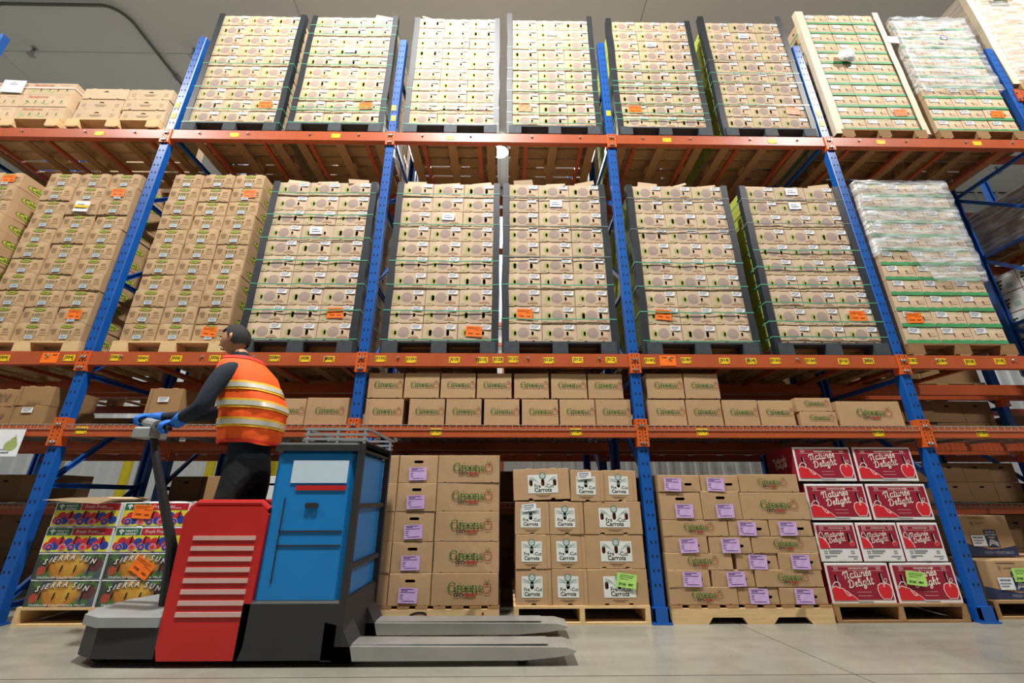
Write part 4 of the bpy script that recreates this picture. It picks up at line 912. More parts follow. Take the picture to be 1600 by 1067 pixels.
# fruit boxes left: yellow and dark pictures
m_npg = M('partner_green', '20644c', .5, var=.06, rnd=.02); m_npr = M('partner_red', 'b3222c', .5, var=.06, rnd=.02); m_npy = M('partner_yellow', 'd8d43a', .5, var=.06, rnd=.02)
m_fr = M('fruit_red', 'c22c38', .5, var=.3, rnd=.02, scale=25); m_fb = M('fruit_blue', '2b3f9c', .5, var=.3, rnd=.02, scale=25); m_fp = M('fruit_pink', 'd9626a', .5, var=.2, rnd=.02, scale=40)
def np_mesh():
    w, h = .53, .184
    body = carton('fruit_carton', w, h-.002, .38, m_white_card, m_white_card, notch=(-.07, .07), tabs=(-.09, .09))
    p = MB(); a = w/2-.012; rr_ = random.Random(3)
    p.rect2(-a, a, .008, h-.062, -.001, m_npy); p.rect2(-a, -a+.19, h-.06, h-.008, -.001, m_npg); p.rect2(-a+.196, a, h-.06, h-.008, -.001, m_npr)
    p.text("nature's", -a+.118, h-.026, .03, -.0016, m_ndwhite, bold=.012); p.text('partner', -a+.118, h-.048, .03, -.0016, m_ndwhite, bold=.012); p.text('Fresh Fruits', -a+.31, h-.034, .036, -.0016, m_ndwhite, shear=.15)
    p.box(-a+.4, -a+.45, -.0016, -.001, h-.046, h-.043, m_ndwhite)
    for dx, dz in ((0, 0), (-.012, .012), (.012, .012), (0, .018)): p.disc2(-a+.04+dx, h-.04+dz, .009, -.0016, m_ndwhite, .007, 8)
    p.box(-a+.037, -a+.043, -.0018, -.001, h-.056, h-.036, m_ndwhite)
    for i in range(15):
        x = -.22+.44*i/14; z = .05+.012*(i % 2)+rr_.uniform(-.006, .006); mt = (m_fr, m_fr, m_fb)[i % 3]; p.disc2(x, z+(.018 if i % 2 else 0), .034, -.0014-.00008*i, mt, .03, 16)
    for i, (x, mt) in enumerate(((-.2, m_fb), (-.1, m_fp), (-.03, m_fb), (.06, m_fp), (.16, m_fb))):
        p.disc2(x, .038, .03, -.0030, m_ndwhite, .026); p.disc2(x, .038, .028, -.0034, mt, .024); p.disc2(x, .038, .013, -.0038, m_fp if mt is m_fb else m_fr, .011)
    for x in (-.17, -.06, .08, .19): p.ribbon([(x, .085), (x+.012, .1)], .003, -.003, m_npg)
    for x in (-.12, -.015, .09, .195): p.poly2([(x-.007, .06), (x+.004, .06), (x+.010, .118), (x-.001, .118)], -.0042, m_dark)  # slots are uncut: black shapes paint the shaded carton interior
    return body, p.mesh('printed_panel')
def mat_ss():
    s = NT('sierra_picture'); a = s.noise(6, 5); b = s.noise(17, 4)
    c = s.mix(s.rng(a, .42, .58, 0, 1), lin('34372f'), lin('4a5a63')); c = s.mix(s.rng(b, .52, .62, 0, 1), c, lin('4f7a34'))
    d = s.dist(-.01, .085, ex=.62); f = s.rng(s.ma('ADD', d, s.ma('MULTIPLY', b, .06)), .10, .135, 1, 0)
    y = s.mix(s.rng(a, .4, .62, 0, 1), lin('b87a2c'), lin('d9b04a')); c = s.mix(f, c, y)
    d2 = s.rng(s.dist(-.2, .06), .03, .036, 1, 0); c = s.mix(d2, c, lin('a84a32')); d3 = s.rng(s.dist(.2, .1), .045, .055, 1, 0); c = s.mix(d3, c, s.mix(s.rng(b, .4, .6, 0, 1), lin('7a3834'), lin('4a3a3a')))
    return s.done(c, .5)
m_ss = mat_ss()
def ss_mesh():
    w, h = .53, .182; body = carton('fruit_carton', w, h-.002, .38, m_ss, m_white_card, tabs=(), notch=(-.08, .02, .12))
    p = MB()
    for ch, x in zip('SIERRASUN', (-.19, -.155, -.125, -.08, -.035, .012, .08, .125, .175)):
        i = x; z = .135+.018-(x*x)*.9; p.text(ch, x, z-.002, .052, -.0050, m_ink, shear=.35, bold=.045); p.text(ch, x, z, .05, -.0056, m_ndwhite, shear=.35, bold=.025)
    p.text('PREMIUM CALIFORNIA FRUIT', 0, .014, .017, -.005, m_panel, sx=1.9, bold=.01)
    for x in (-.155, -.05, .055, .16): p.poly2([(x-.008, .052), (x+.003, .052), (x+.011, .098), (x, .098)], -.0062, m_dark)  # black shapes over the picture paint the dark inside of vent slots
    return body, p.mesh('printed_panel')
NP, SS = np_mesh(), ss_mesh()
FR = [(.20, .125, 1), (.745, .125, 1), (.19, .311, 1), (.735, .311, 1), (.19, .497, 0), (.735, .497, 0), (.2, .683, 0), (.745, .683, 0)]
for i, (x, z, ss) in enumerate(FR):
    me, pp = SS if ss else NP
    o = ob('fruit_carton', me, None, (x+.265, abs(U(.006)), z), (0, 0, U(.01))); tag(o, '%s fruit carton, %s column, %s row from top' % ('dark picture Sierra' if ss else 'yellow and red partner', ('left', 'right')[i % 2], ORD[3-i//2]), 'carton', 'picture fruit cartons')
    ob('printed_panel', pp, o)
    if i == 7: orange_sticker(o, -.10, .06, .05)
    if i == 3: orange_sticker(o, .0, .03, .5, 1.1)
tag(ob('cardboard_sheet', MB().prism([(-.30, 0), (.15, -.03), (.27, .01), (.2, .022), (-.1, .016)], -.08, .3, m_card_p), None, (.45, 0, .885)), 'tan cardboard sheet lying on the left fruit cartons', 'cardboard')
pallet('stringer', .17, .0, 0, 'light wooden pallet under the picture fruit cartons', w=1.12, wood='new')
# second floor pallet in that bay, mostly hidden by the truck
HB = carton('grey_carton', .36, .235, .5, m_white_card, m_white_card, [rhole(0, .17, .03, .009), rhole(-.05, .09, .008, .012), rhole(.05, .09, .008, .012)])
KB = carton('brown_carton', .36, .235, .5, m_card_d, m_card_d, [rhole(0, .17, .03, .009)])
for r in range(4):
    for c in range(3):
        o = ob('grey_carton' if r > 2 and c else 'brown_carton', HB if r > 2 and c else KB, None, (1.53+.365*c, .02+abs(U(.01)), .125+.237*r)); tag(o, '%s hand-hole carton behind the truck, %s column, %s row from top' % ('pale' if r > 2 and c else 'brown', COLN[c], ORD[3-r]), 'carton', 'cartons behind the truck')
pallet('stringer', 1.34, .0, 0, 'wooden pallet behind the truck', w=1.12)
# blue-based vegetable cartons on the right
m_navy = M('navy_print', '2b3557', .6, var=.08, rnd=.02)
def veg(w, h, hole):
    body = carton('vegetable_carton', w, h, .5, m_card_g, m_card_g, [])
    p = MB(); hw = w/2-.002
    p.poly2([(-hw, .002), (hw, .002), (hw, h*.26), (hw*.5, h*.2), (0, h*.17), (-hw*.5, h*.24), (-hw, h*.34)], -.001, m_navy)
    x, z, s = -.02, h*.22, .2
    p.rect2(x, x+.11, z, z+.14, -.0016, m_navy)
    for i, t in enumerate(('CHURCH', 'BROTHERS', 'FARMS')): p.text(t, x+.055, z+.122-.022*i, .021, -.0022, m_panel, bold=.01)
    for i in range(5): p.ribbon([(x+.012+.004*i, z+.01+.011*i), (x+.05, z+.03+.008*i), (x+.1, z+.005+.008*i)], .004, -.0022, m_panel, False)
    p.text('FRESH VEGETABLES', .06, h*.09, .03, -.0018, m_ndgrey, bold=.01)
    p.text('II', -.1, h*.8, .05, -.0018, m_brown); p.box(-.07, 0, -.0018, -.001, h*.8, h*.8+.004, m_brown); p.box(-.12, .04, -.0018, -.001, h*.93, h*.93+.005, m_brown)
    return body, p.mesh('printed_panel')
for i, (x, y, z, w, h, lab) in enumerate(((8.12, .32, .42, .46, .33, 'upper navy-based vegetable carton right of the blue post'), (8.05, .15, .125, .56, .285, 'lower navy-based vegetable carton with green label, right edge'), (8.64, .15, .125, .56, .285, 'navy-based vegetable carton at the far right edge of the floor'))):
    me, pp = veg(w, h, 0); o = ob('vegetable_carton', me, None, (x, y, z), (0, 0, 0)); tag(o, lab, 'carton', 'navy-based vegetable cartons'); ob('printed_panel', pp, o, (0, -.001, 0))
    q = ob('shipping_label', me_lab, o, (-.09, -.006, h*.25)); q.scale = (1.3, 1, 2)
    if i == 1: q = ob('green_label', label_mesh('green_label', .155, .1, m_green_lab, .004), o, (.06, -.012, .13)); ob('printed_code', MB().text('J018A   0824', 0, .024, .022, -.0045, m_ink, bold=.03), q)
pallet('stringer', 7.75, .1, 0, 'wooden pallet under the navy-based vegetable cartons', w=1.15)
# hanging paper sign with a pear
sg = empty('paper_sign', (-.37, -.022, 1.225)); tag(sg, 'white paper sign with a green pear hung below the left shelf beam', 'sign')
ob('sheet', MB().box(-.12, .12, -.002, 0, 0, .225, m_paper), sg); pr = MB(); pr.disc2(.04, .09, .055, -.003, m_leafink, .045); pr.disc2(.05, .125, .03, -.0032, m_leafink, .035); pr.ribbon([(.055, .15), (.06, .175)], .005, -.004, m_brown); ob('pear_picture', pr, sg)
# ---------------------------------------------------------------- far right bay
PN = carton('pineapple_carton', .385, .25, .48, m_white_card, m_card, [rhole(0, .17, .03, .01)])
def mat_pine():
    s = NT('pineapple_picture'); o = s.xyz(); nz = s.noise(22, 4); d = s.dist(.0, .13)
    c = s.mix(s.rng(nz, .4, .6, 0, 1), lin('6a6a28'), lin('2f3a18')); return s.done(c, .55)
m_pine = mat_pine(); 
for r in range(5):
    for c in range(3):
        o = ob('pineapple_carton', PN, None, (10.165, .04+.395*(c+1)-.01, 2.295+r*.258), (0, 0, -PI/2));  o.location.y = .215+.39*c
        tag(o, 'white pineapple carton side, %s from rear, %s row from top, far right bay' % (ORD[2-c], ORD[4-r]), 'carton', 'white pineapple cartons')
        p = MB()
        for i in range(10): a = 2*PI*i/10; p.poly2([(-.08, .12), (-.08+.08*math.cos(a-.25), .12+.08*math.sin(a-.25)), (-.08+.1*math.cos(a), .12+.1*math.sin(a)), (-.08+.08*math.cos(a+.25), .12+.08*math.sin(a+.25))], -.001, m_pine)
        p.disc2(-.08, .08, .06, -.0016, m_pine, .06); p.rect2(.05, .12, .05, .12, -.001, m_leaf)
        for z in (.14, .16, .18): p.box(.05, .14, -.0014, -.0008, z, z+.006, m_ndgrey)
        if r == 0 and c == 0: PP = p.mesh('printed_picture')
        ob('printed_picture', PP, o)
pallet('block', 10.15, .0, 2.162, 'wooden pallet under the pineapple cartons, far right bay', w=1.02); crossbars(10.66, 2.158, 'pineapple cartons')
o = empty('wrapped_load', (10.2, .02, 3.9)); tag(o, 'brown stretch-wrapped carton load in the far right bay', 'wrapped load')
wl = MB(); wl.box(0, 1, 0, 1.1, 0, .62, m_darkcard, .01); ob('bulk_carton', wl, o)
wf = MB(); n = 12; vs = []
for i in range(n+1):
    for j in range(n+1): vs.append((-.012-abs(.006*math.sin(i*1.7+j*2.3)), 1.1*i/n, .62*j/n))
wf.add(vs, [(i*(n+1)+j, (i+1)*(n+1)+j, (i+1)*(n+1)+j+1, i*(n+1)+j+1) for i in range(n) for j in range(n)], m_film); ob('film', wf, o)
ob('printed_lettering', MB().text('||||', 0, 0, .14, 0, m_brown), o, (-.004, .3, .4), (0, 0, -PI/2))
pallet('block', 10.15, .0, 3.765, 'wooden pallet under the wrapped load, far right bay', w=1.05); crossbars(10.68, 3.76, 'wrapped load')
TB = carton('slotted_carton', .33, .3, .56, m_card_p, m_card_p, [rhole(0, .22, .04, .006)], bulge=.004)
for r in range(6):
    for c in range(3):
        for dp in range(2 if c == 0 else 1):
            o = ob('slotted_carton', TB, None, (10.25+.335*(c+.5), .02+abs(U(.01))+.565*dp, 5.77+.302*r)); tag(o, 'pale slotted carton, %s column%s, %s row from top, upper right corner stack' % (COLN[c], ' behind' if dp else '', ORD[5-r]), 'carton', 'pale slotted cartons')
corner_posts(10.25, 11.255, .012, 5.74, 7.62, 'upper right corner stack', m_post_white, .10, .08)
film(10.25, 11.25, 5.8, 7.55, 'clear stretch wrap around the upper right corner stack')
q = ob('green_placard', MB().box(-.13, .13, -.002, 0, -.05, .06, M('bright_green_card', '22c04a', .5)).text('0773', 0, .0, .09, -.003, m_ink, bold=.02), None, (10.62, -.035, 7.33)); tag(q, 'bright green placard at the top right corner', 'placard')
pallet('block', 10.23, .0, 5.63, 'wooden pallet under the upper right corner stack', w=1.05); crossbars(10.75, 5.62, 'upper right corner stack')
# ---------------------------------------------------------------- loads in the rear rack
BC = {}
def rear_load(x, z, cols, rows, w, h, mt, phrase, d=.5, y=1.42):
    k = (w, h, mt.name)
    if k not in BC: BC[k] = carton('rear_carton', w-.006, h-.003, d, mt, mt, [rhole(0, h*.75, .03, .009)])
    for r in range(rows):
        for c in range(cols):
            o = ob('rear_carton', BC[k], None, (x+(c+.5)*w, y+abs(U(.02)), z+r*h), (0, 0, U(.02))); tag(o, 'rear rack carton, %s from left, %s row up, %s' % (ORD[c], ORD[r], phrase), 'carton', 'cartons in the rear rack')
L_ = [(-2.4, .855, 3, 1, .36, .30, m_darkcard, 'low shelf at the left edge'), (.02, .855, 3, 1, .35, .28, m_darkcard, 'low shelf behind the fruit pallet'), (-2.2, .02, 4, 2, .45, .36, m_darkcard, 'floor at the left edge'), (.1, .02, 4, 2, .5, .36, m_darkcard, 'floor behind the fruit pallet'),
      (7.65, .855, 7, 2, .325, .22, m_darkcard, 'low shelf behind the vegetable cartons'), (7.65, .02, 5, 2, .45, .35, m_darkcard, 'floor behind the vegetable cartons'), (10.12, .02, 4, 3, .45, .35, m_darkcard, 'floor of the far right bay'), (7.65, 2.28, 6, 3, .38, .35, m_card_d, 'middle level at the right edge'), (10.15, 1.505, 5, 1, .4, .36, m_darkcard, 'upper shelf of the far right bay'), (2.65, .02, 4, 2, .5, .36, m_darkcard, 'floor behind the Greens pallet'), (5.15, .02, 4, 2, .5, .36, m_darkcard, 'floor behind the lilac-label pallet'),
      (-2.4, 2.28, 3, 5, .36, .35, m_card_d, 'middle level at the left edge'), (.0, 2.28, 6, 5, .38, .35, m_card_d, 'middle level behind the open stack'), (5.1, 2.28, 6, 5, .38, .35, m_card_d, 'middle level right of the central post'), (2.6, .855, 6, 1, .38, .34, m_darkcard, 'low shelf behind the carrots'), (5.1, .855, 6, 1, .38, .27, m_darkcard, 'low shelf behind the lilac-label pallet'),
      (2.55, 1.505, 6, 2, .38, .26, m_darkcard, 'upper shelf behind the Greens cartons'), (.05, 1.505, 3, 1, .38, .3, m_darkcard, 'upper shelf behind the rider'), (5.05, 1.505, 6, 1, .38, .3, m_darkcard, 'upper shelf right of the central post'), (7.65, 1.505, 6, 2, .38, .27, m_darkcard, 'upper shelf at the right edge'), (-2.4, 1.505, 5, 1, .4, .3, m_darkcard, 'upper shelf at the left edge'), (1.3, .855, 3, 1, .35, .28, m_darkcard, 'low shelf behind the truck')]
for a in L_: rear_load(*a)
for i, (x, w) in enumerate(((-2.4, 1.1), (.02, 1.1), (1.2, 1.1), (5.1, 1.1), (6.25, 1.1), (7.63, 1.1), (8.8, 1.1))):
    pallet('block', x, 1.37, 2.142, 'dim wooden pallet on the middle level of the rear rack, %s from left' % ORD[i], w=w)
for i, (x, w) in enumerate(((-2.3, 1.0), (.03, 1.1), (1.25, 1.1), (5.1, 1.1), (6.3, 1.1), (7.7, 1.1))):
    pallet('block', x, 1.37, 4.832, 'dim wooden pallet on the high level of the rear rack, %s from left' % ORD[i], w=w)
for i, x in enumerate((-2.28, .02, 1.27, 5.17, 6.37, 7.72)): rear_load(x, 4.96, 3, 6, .345, .3, m_card, 'high level, %s load' % ORD[i])
# things along the back wall
m_ypost = M('safety_yellow', 'd8c82a', .45, var=.06)
for i, x in enumerate((-6.2, -4.4, -2.6, -1.2)):
    r = empty('guard_post', (x, 6.0, 0)); tag(r, 'yellow guard post by the back wall, %s from left' % ORD[i], 'guard post', 'yellow guard posts')
    ob('tube', MB().lathe([(.09, 0), (.09, 2.2), (.06, 2.25), (0, 2.26)], m_ypost, n=14), r); ob('base', MB().lathe([(.16, 0), (.16, .02), (.09, .02)], m_bolt, n=14), r)
rl = empty('wall_rail', (3.8, 6.36, 0)); tag(rl, 'orange rails on the back wall seen between the middle stacks', 'rail')
for z in (4.5, 5.05): ob('rail', MB().box(-1.2, 1.2, -.03, .03, z, z+.09, m_orange_b), rl)
ob('rail_post', MB().box(-.05, .0, -.03, .03, 0, 5.15, m_orange_b), rl)
# ---------------------------------------------------------------- rider pallet truck
m_tblue = M('truck_blue', '1478bd', .4, var=.06, rnd=0, scale=3); m_tred = M('truck_red', 'b8231f', .4, var=.08, rnd=0, scale=3); m_trib = M('truck_rib_pale', 'c9a7a0', .5, var=.08, rnd=0)
m_tdark = M('truck_dark_grey', '2b2c2d', .5, var=.1, rnd=0); m_tgrey = M('truck_light_grey', '8e9290', .45, var=.08, rnd=0); m_steel = M('fork_steel', 'a9a8a3', .38, .55, var=.15, rnd=0, scale=4)
m_rubber = M('rubber', '1a1a1a', .85, var=.1); m_tlab = M('truck_label_pale', 'c3d6e0', .5, var=.05, rnd=0)
TR = empty('pallet_truck', (2.4, -.5, 0)); tag(TR, 'blue and red ride-on electric pallet truck with grey forks, in front of the rack', 'pallet truck')
def tp(name, m, label=None, parent=None, off=True):
    o = ob(name, m if not isinstance(m, MB) else m.mesh(name), parent or TR, (-2.4, .5, 0) if parent is None else (0, 0, 0))
    if label: o['label'] = label
    return o
def rbox(m, x0, x1, y0, y1, z0, z1, mat, c=.03):
    """box rounded in plan, with a bevelled top"""
    def plan(c_, s=0):
        return [(x0+c_+s, y0+s), (x1-c_-s, y0+s), (x1-s, y0+c_+s), (x1-s, y1-c_-s), (x1-c_-s, y1-s), (x0+c_+s, y1-s), (x0+s, y1-c_-s), (x0+s, y0+c_+s)]
    n = 8; rings = [(plan(c), z0), (plan(c), z1-c*.5), (plan(c, c*.4), z1)]
    v = [(p[0], p[1], z) for r, z in rings for p in r]
    m.add(v, [(k*n+i, k*n+(i+1) % n, (k+1)*n+(i+1) % n, (k+1)*n+i) for k in range(2) for i in range(n)]+[tuple(range(n)), tuple(2*n+i for i in range(n))], mat); return m
for s, ya in ((0, -.85), (1, -.36)):
    f = MB(); f.prism([(2.86, .03), (3.95, .03), (4.15, .045), (4.24+.02*s, .06), (4.26+.02*s, .075), (4.2, .092), (2.86, .1)], ya, ya+.2, m_steel); f.box(2.9, 4.1, ya+.03, ya+.17, .1, .104, m_steel); fo = tp('fork', f, 'long grey steel fork')
    tp('load_wheel', MB().lathe([(0, -.07), (.035, -.07), (.037, -.06), (.037, .06), (.035, .07), (0, .07)], m_rubber, (3.95, ya+.1, .038), 16, 'y'))
    tp('fork_heel', MB().prism([(2.8, .03), (2.98, .03), (2.96, .1), (2.9, .2), (2.8, .22)], ya, ya+.2, m_tdark))
tp('base_skirt', rbox(MB(), 2.28, 2.9, -.85, -.15, .035, .33, m_tdark, .03), 'black lower skirt')
bb = rbox(MB(), 2.34, 2.87, -.84, -.16, .331, 1.19, m_tblue, .035); bbo = tp('battery_box', bb, 'bright blue battery box')
pn = MB(); pn.box(2.46, 2.82, -.846, -.839, .99, 1.13, m_tlab); pn.box(2.5, 2.82, -.846, -.839, .945, .975, m_tred); tp('side_decal', pn, 'pale decal with red line')
gr = MB()
for z in (.62, .70): gr.box(2.44, 2.83, -.845, -.839, z, z+.008, m_tdark)
gr.box(2.44, 2.447, -.845, -.839, .42, .9, m_tdark); tp('panel_seams', gr)
tp('latch', MB().box(2.58, 2.66, -.855, -.838, .84, .87, m_tdark, .006))
lid_ = rbox(MB(), 2.32, 2.9, -.86, -.14, 1.19, 1.245, m_tdark, .03); tp('top_cover', lid_, 'black top cover')
tr_ = MB()
for z in (1.27, 1.30, 1.335): tr_.bar((2.5, -.83, z), (2.92, -.83, z), .02, .016, m_tgrey); tr_.bar((2.5, -.17, z), (2.92, -.17, z), .02, .016, m_tgrey)
for x in (2.5, 2.92): tr_.bar((x, -.83, 1.335), (x, -.17, 1.335), .02, .016, m_tgrey)
for x in (2.52, 2.72, 2.9):
    for y in (-.83, -.17): tr_.bar((x, y, 1.24), (x, y, 1.34), .018, .018, m_tgrey)
tr_.box(2.5, 2.92, -.83, -.17, 1.245, 1.255, m_tdark); tp('top_tray', tr_, 'grey barred tray')
br = MB()
for y in (-.83, -.17): br.bar((2.89, y, .1), (2.89, y, 1.24), .04, .04, m_tdark)
for z in (.5, .85, 1.22): br.bar((2.885, -.82, z), (2.885, -.18, z), .03, .03, m_tdark)
tp('load_backrest', br, 'black load backrest')
tp('platform', rbox(MB(), 1.84, 2.3, -.82, -.18, .05, .23, m_tdark, .02), 'black standing platform'); tp('platform_mat', MB().box(1.87, 2.28, -.78, -.22, .23, .245, m_rubber))
for ya, yb in ((-.85, -.80), (-.2, -.15)):
    g_ = MB(); g_.prism([(1.88, .035), (2.33, .035), (2.35, .1), (2.36, .8), (2.32, .85), (1.88, .85), (1.84, .8), (1.86, .1)], ya, yb, m_tred); gp = tp('side_guard', g_, 'red ribbed side guard')
    for i in range(8):
        z = .25+i*.058; yy = ya-.006 if ya < -.5 else yb; rb = MB().box(1.93, 2.31, yy, yy+.006, z, z+.024, m_trib); o = ob('rib', rb, gp); o['label'] = 'pale rib'
    ob('top_rail', MB().tube([(1.86, (ya+yb)/2, .83), (1.9, (ya+yb)/2, .87), (2.3, (ya+yb)/2, .87), (2.35, (ya+yb)/2, .83)], .02, m_tred), gp)
tp('drive_chassis', MB().prism([(1.30, -.62), (1.36, -.76), (1.5, -.84), (1.86, -.85), (1.86, -.15), (1.5, -.16), (1.36, -.24), (1.30, -.38)], .045, .2, m_tdark, 'z'), 'dark front chassis')
tp('drive_cover', MB().prism([(1.28, -.62), (1.35, -.78), (1.5, -.86), (1.85, -.86), (1.85, -.14), (1.5, -.14), (1.35, -.22), (1.28, -.38)], .2, .25, m_tgrey, 'z'), 'grey flat drive cover')
for x, y in ((1.55, -.5), (1.48, -.72), (1.48, -.28)): tp('wheel', MB().lathe([(0, -.04), (.07, -.04), (.075, -.03), (.075, .03), (.07, .04), (0, .04)], m_rubber, (x, y, .076), 18, 'y'))
tp('wheel', MB().lathe([(0, -.04), (.055, -.04), (.06, -.03), (.06, .03), (.055, .04), (0, .04)], m_rubber, (2.5, -.5, .061), 18, 'y'))
tp('steering_column', MB().tube([(1.66, -.55, .25), (1.62, -.58, .6), (1.44, -.67, 1.12), (1.35, -.69, 1.37)], [.045, .032, .026, .022], m_tdark, 10), 'dark steering column')
HA = Vector((1.64, -.90, 1.325)); HB_ = Vector((1.06, -.48, 1.455))
hd = MB(); hd.tube([HA, HB_], .015, m_rubber, 10); hd.tube([HA+(HB_-HA)*.34, HA+(HB_-HA)*.66], .035, m_tgrey, 10); tp('handle_bar', hd, 'handlebar with grey hub')
sh = MB(); rbox(sh, 1.27, 1.43, -.77, -.61, 1.29, 1.36, m_tgrey, .025); tp('control_pod', sh, 'grey control pod')
# ---------------------------------------------------------------- rider
m_navycloth = M('navy_cloth', '1b2531', .9, var=.15, rnd=0, scale=12, bump=.3); m_pants = M('black_cloth', '17181b', .9, var=.15, rnd=0, scale=12, bump=.3); m_skin = M('skin', 'b98662', .55, var=.06, rnd=0, scale=12)
m_hair = M('dark_hair', '1c1714', .7, var=.3, rnd=0, scale=60, bump=.6, bscale=180); m_vest = M('hi_vis_orange', 'f05a14', .75, var=.1, rnd=0, scale=9, bump=.35, bscale=25); m_vtrim = M('vest_red_trim', 'cf2f1c', .75, var=.08, rnd=0)
m_refl = M('reflective_tape', 'd9d8c8', .25, .35, var=.05, rnd=0); m_vyel = M('vest_yellow', 'e9b52a', .7, var=.06, rnd=0); m_glove = M('blue_glove', '1f6fd0', .6, var=.1, rnd=0, scale=30, bump=.3); m_boot = M('boot_leather', '2a211b', .6, var=.2, rnd=0)
m_eye = M('eye_white', 'e8e4de', .3, var=0, rnd=0)
def skin(name, V, E, R, root=0, sub=2):
    me = bpy.data.meshes.new(name); me.from_pydata(V, E, []); o = bpy.data.objects.new(name, me); COL.objects.link(o)
    md = o.modifiers.new('s', 'SKIN'); md.use_smooth_shade = True
    if not me.skin_vertices: bpy.context.view_layer.update()
    L = me.skin_vertices[0].data
    for i, r in enumerate(R): L[i].radius = r if isinstance(r, tuple) else (r, r); L[i].use_root = (i == root)
    sd_ = o.modifiers.new('u', 'SUBSURF'); sd_.levels = sub; sd_.render_levels = sub
    bpy.context.view_layer.update(); out = bpy.data.meshes.new_from_object(o.evaluated_get(bpy.context.evaluated_depsgraph_get()))
    bpy.data.objects.remove(o); bpy.data.meshes.remove(me); out.name = name; return out
PY = -.62
V = [(2.03, PY, 1.13), (2.01, PY, 1.34), (1.95, PY, 1.55), (1.89, PY, 1.74), (1.85, PY, 1.84), (1.81, PY, 1.91), (1.78, PY, 1.97),
     (1.88, PY-.13, 1.78), (1.87, PY-.21, 1.74), (1.85, PY-.28, 1.60), (1.83, PY-.31, 1.46), (1.71, PY-.27, 1.41), (1.655, PY-.245, 1.378),
     (1.88, PY+.13, 1.78), (1.87, PY+.21, 1.74), (1.75, PY+.25, 1.60), (1.56, PY+.23, 1.52), (1.38, PY+.16, 1.485), (1.205, PY+.10, 1.46),
     (2.04, PY-.10, 1.04), (2.01, PY-.11, .86), (1.98, PY-.11, .68), (2.03, PY-.11, .48), (2.07, PY-.11, .33),
     (2.06, PY+.10, 1.04), (2.05, PY+.11, .86), (2.04, PY+.11, .68), (2.10, PY+.11, .48), (2.14, PY+.11, .33)]
E_ = [(0, 1), (1, 2), (2, 3), (3, 4), (4, 5), (5, 6), (3, 7), (7, 8), (8, 9), (9, 10), (10, 11), (11, 12), (3, 13), (13, 14), (14, 15), (15, 16), (16, 17), (17, 18), (0, 19), (19, 20), (20, 21), (21, 22), (22, 23), (0, 24), (24, 25), (25, 26), (26, 27), (27, 28)]
R_ = [(.15, .13), (.15, .125), (.16, .135), (.15, .12), .08, .062, .06, .085, .076, .06, .054, .048, .036, .085, .076, .06, .054, .048, .036, .105, .09, .07, .064, .048, .105, .09, .07, .064, .048]
body = skin('person', V, E_, R_)
PER = empty('person', (2.05, PY, .245)); tag(PER, 'person in orange hi-vis vest and blue gloves leaning on the truck handlebar', 'person')
def pp_(name, me, label=None, parent=None):
    o = ob(name, me, parent or PER, (-2.05, -PY, -.245) if parent is None else (0, 0, 0))
    if label: o['label'] = label
    return o
# head, joined to the body mesh
hc = Vector((1.735, PY, 2.05)); tilt = Matrix.Rotation(-.18, 4, 'Y')
def H(x, y, z): return hc+tilt.to_3x3() @ Vector((x, y, z))      # -x is the face
hm = MB(); n = 20; prof = []
for i in range(15):
    t = i/14; z = -.125+.25*t
    k = math.sin(PI*min(1, max(.02, (t*.94+.05))))**.55
    fr = (.098 if t > .35 else .07+.028*t/.35)*k; bk = (.105 if t > .4 else .05+.055*t/.4)*k; sd2 = (.078 if t > .4 else .05+.028*t/.4)*k; prof.append((z, fr, bk, sd2))
vs = []
for z, fr, bk, sd2 in prof:
    for j in range(n):
        a = 2*PI*j/n; c, s = math.cos(a), math.sin(a); x = -fr*c if c > 0 else -bk*c; y = sd2*s
        if c > .95 and -.05 < z < .03: x -= .004
        if c > .6 and .0 < z < .03 and abs(s) > .2: x += .006
        vs.append(H(x, y, z))
hm.add(vs, [(i*n+j, i*n+(j+1) % n, (i+1)*n+(j+1) % n, (i+1)*n+j) for i in range(14) for j in range(n)]+[tuple(range(n)), tuple(14*n+j for j in range(n))], m_skin)
hm.add([H(-.096, 0, .02), H(-.098, -.013, -.02), H(-.124, 0, -.022), H(-.098, .013, -.02), H(-.092, 0, -.034)], [(0, 1, 2), (0, 2, 3), (1, 4, 2), (4, 3, 2)], m_skin)
for s in (-1, 1):
    hm.tube([H(.012, s*.074, .025), H(.022, s*.086, .02), H(.02, s*.088, -.005), H(.008, s*.082, -.028), H(.0, s*.074, -.03)], [.008, .011, .011, .009, .006], m_skin, 6)
    e = H(-.083, s*.031, .012); hm.lathe([(0, -.011), (.008, -.008), (.011, 0), (.008, .008), (0, .011)], m_eye, tuple(e), 8); e2 = H(-.092, s*.032, .012); hm.lathe([(0, -.006), (.005, 0), (0, .006)], m_ink, tuple(e2), 6)
    hm.tube([H(-.093, s*.016, .033), H(-.094, s*.032, .037), H(-.082, s*.048, .032)], .004, m_hair, 5)
hm.tube([H(-.088, -.024, -.058), H(-.1, 0, -.056), H(-.088, .024, -.058)], [.004, .006, .004], M('lips', '8d5148', .5, rnd=0), 6)
src = MB(); src.mats = []
src.v = [tuple(v.co) for v in body.vertices]; src.f = [tuple(p.vertices) for p in body.polygons]
kp, kn, ks = src.m(m_pants), src.m(m_navycloth), src.m(m_skin)
for p in body.polygons:
    c = p.center; src.mi.append(kp if c.z < 1.16 else ks if (c.z > 1.945 and c.x < 1.93 and abs(c.y-PY) < .09) else kn)
b0 = len(src.v); src.v += hm.v; src.f += [tuple(b0+i for i in f) for f in hm.f]; src.mi += [src.m(hm.mats[k]) for k in hm.mi]
pp_('body', src.mesh('body', True))
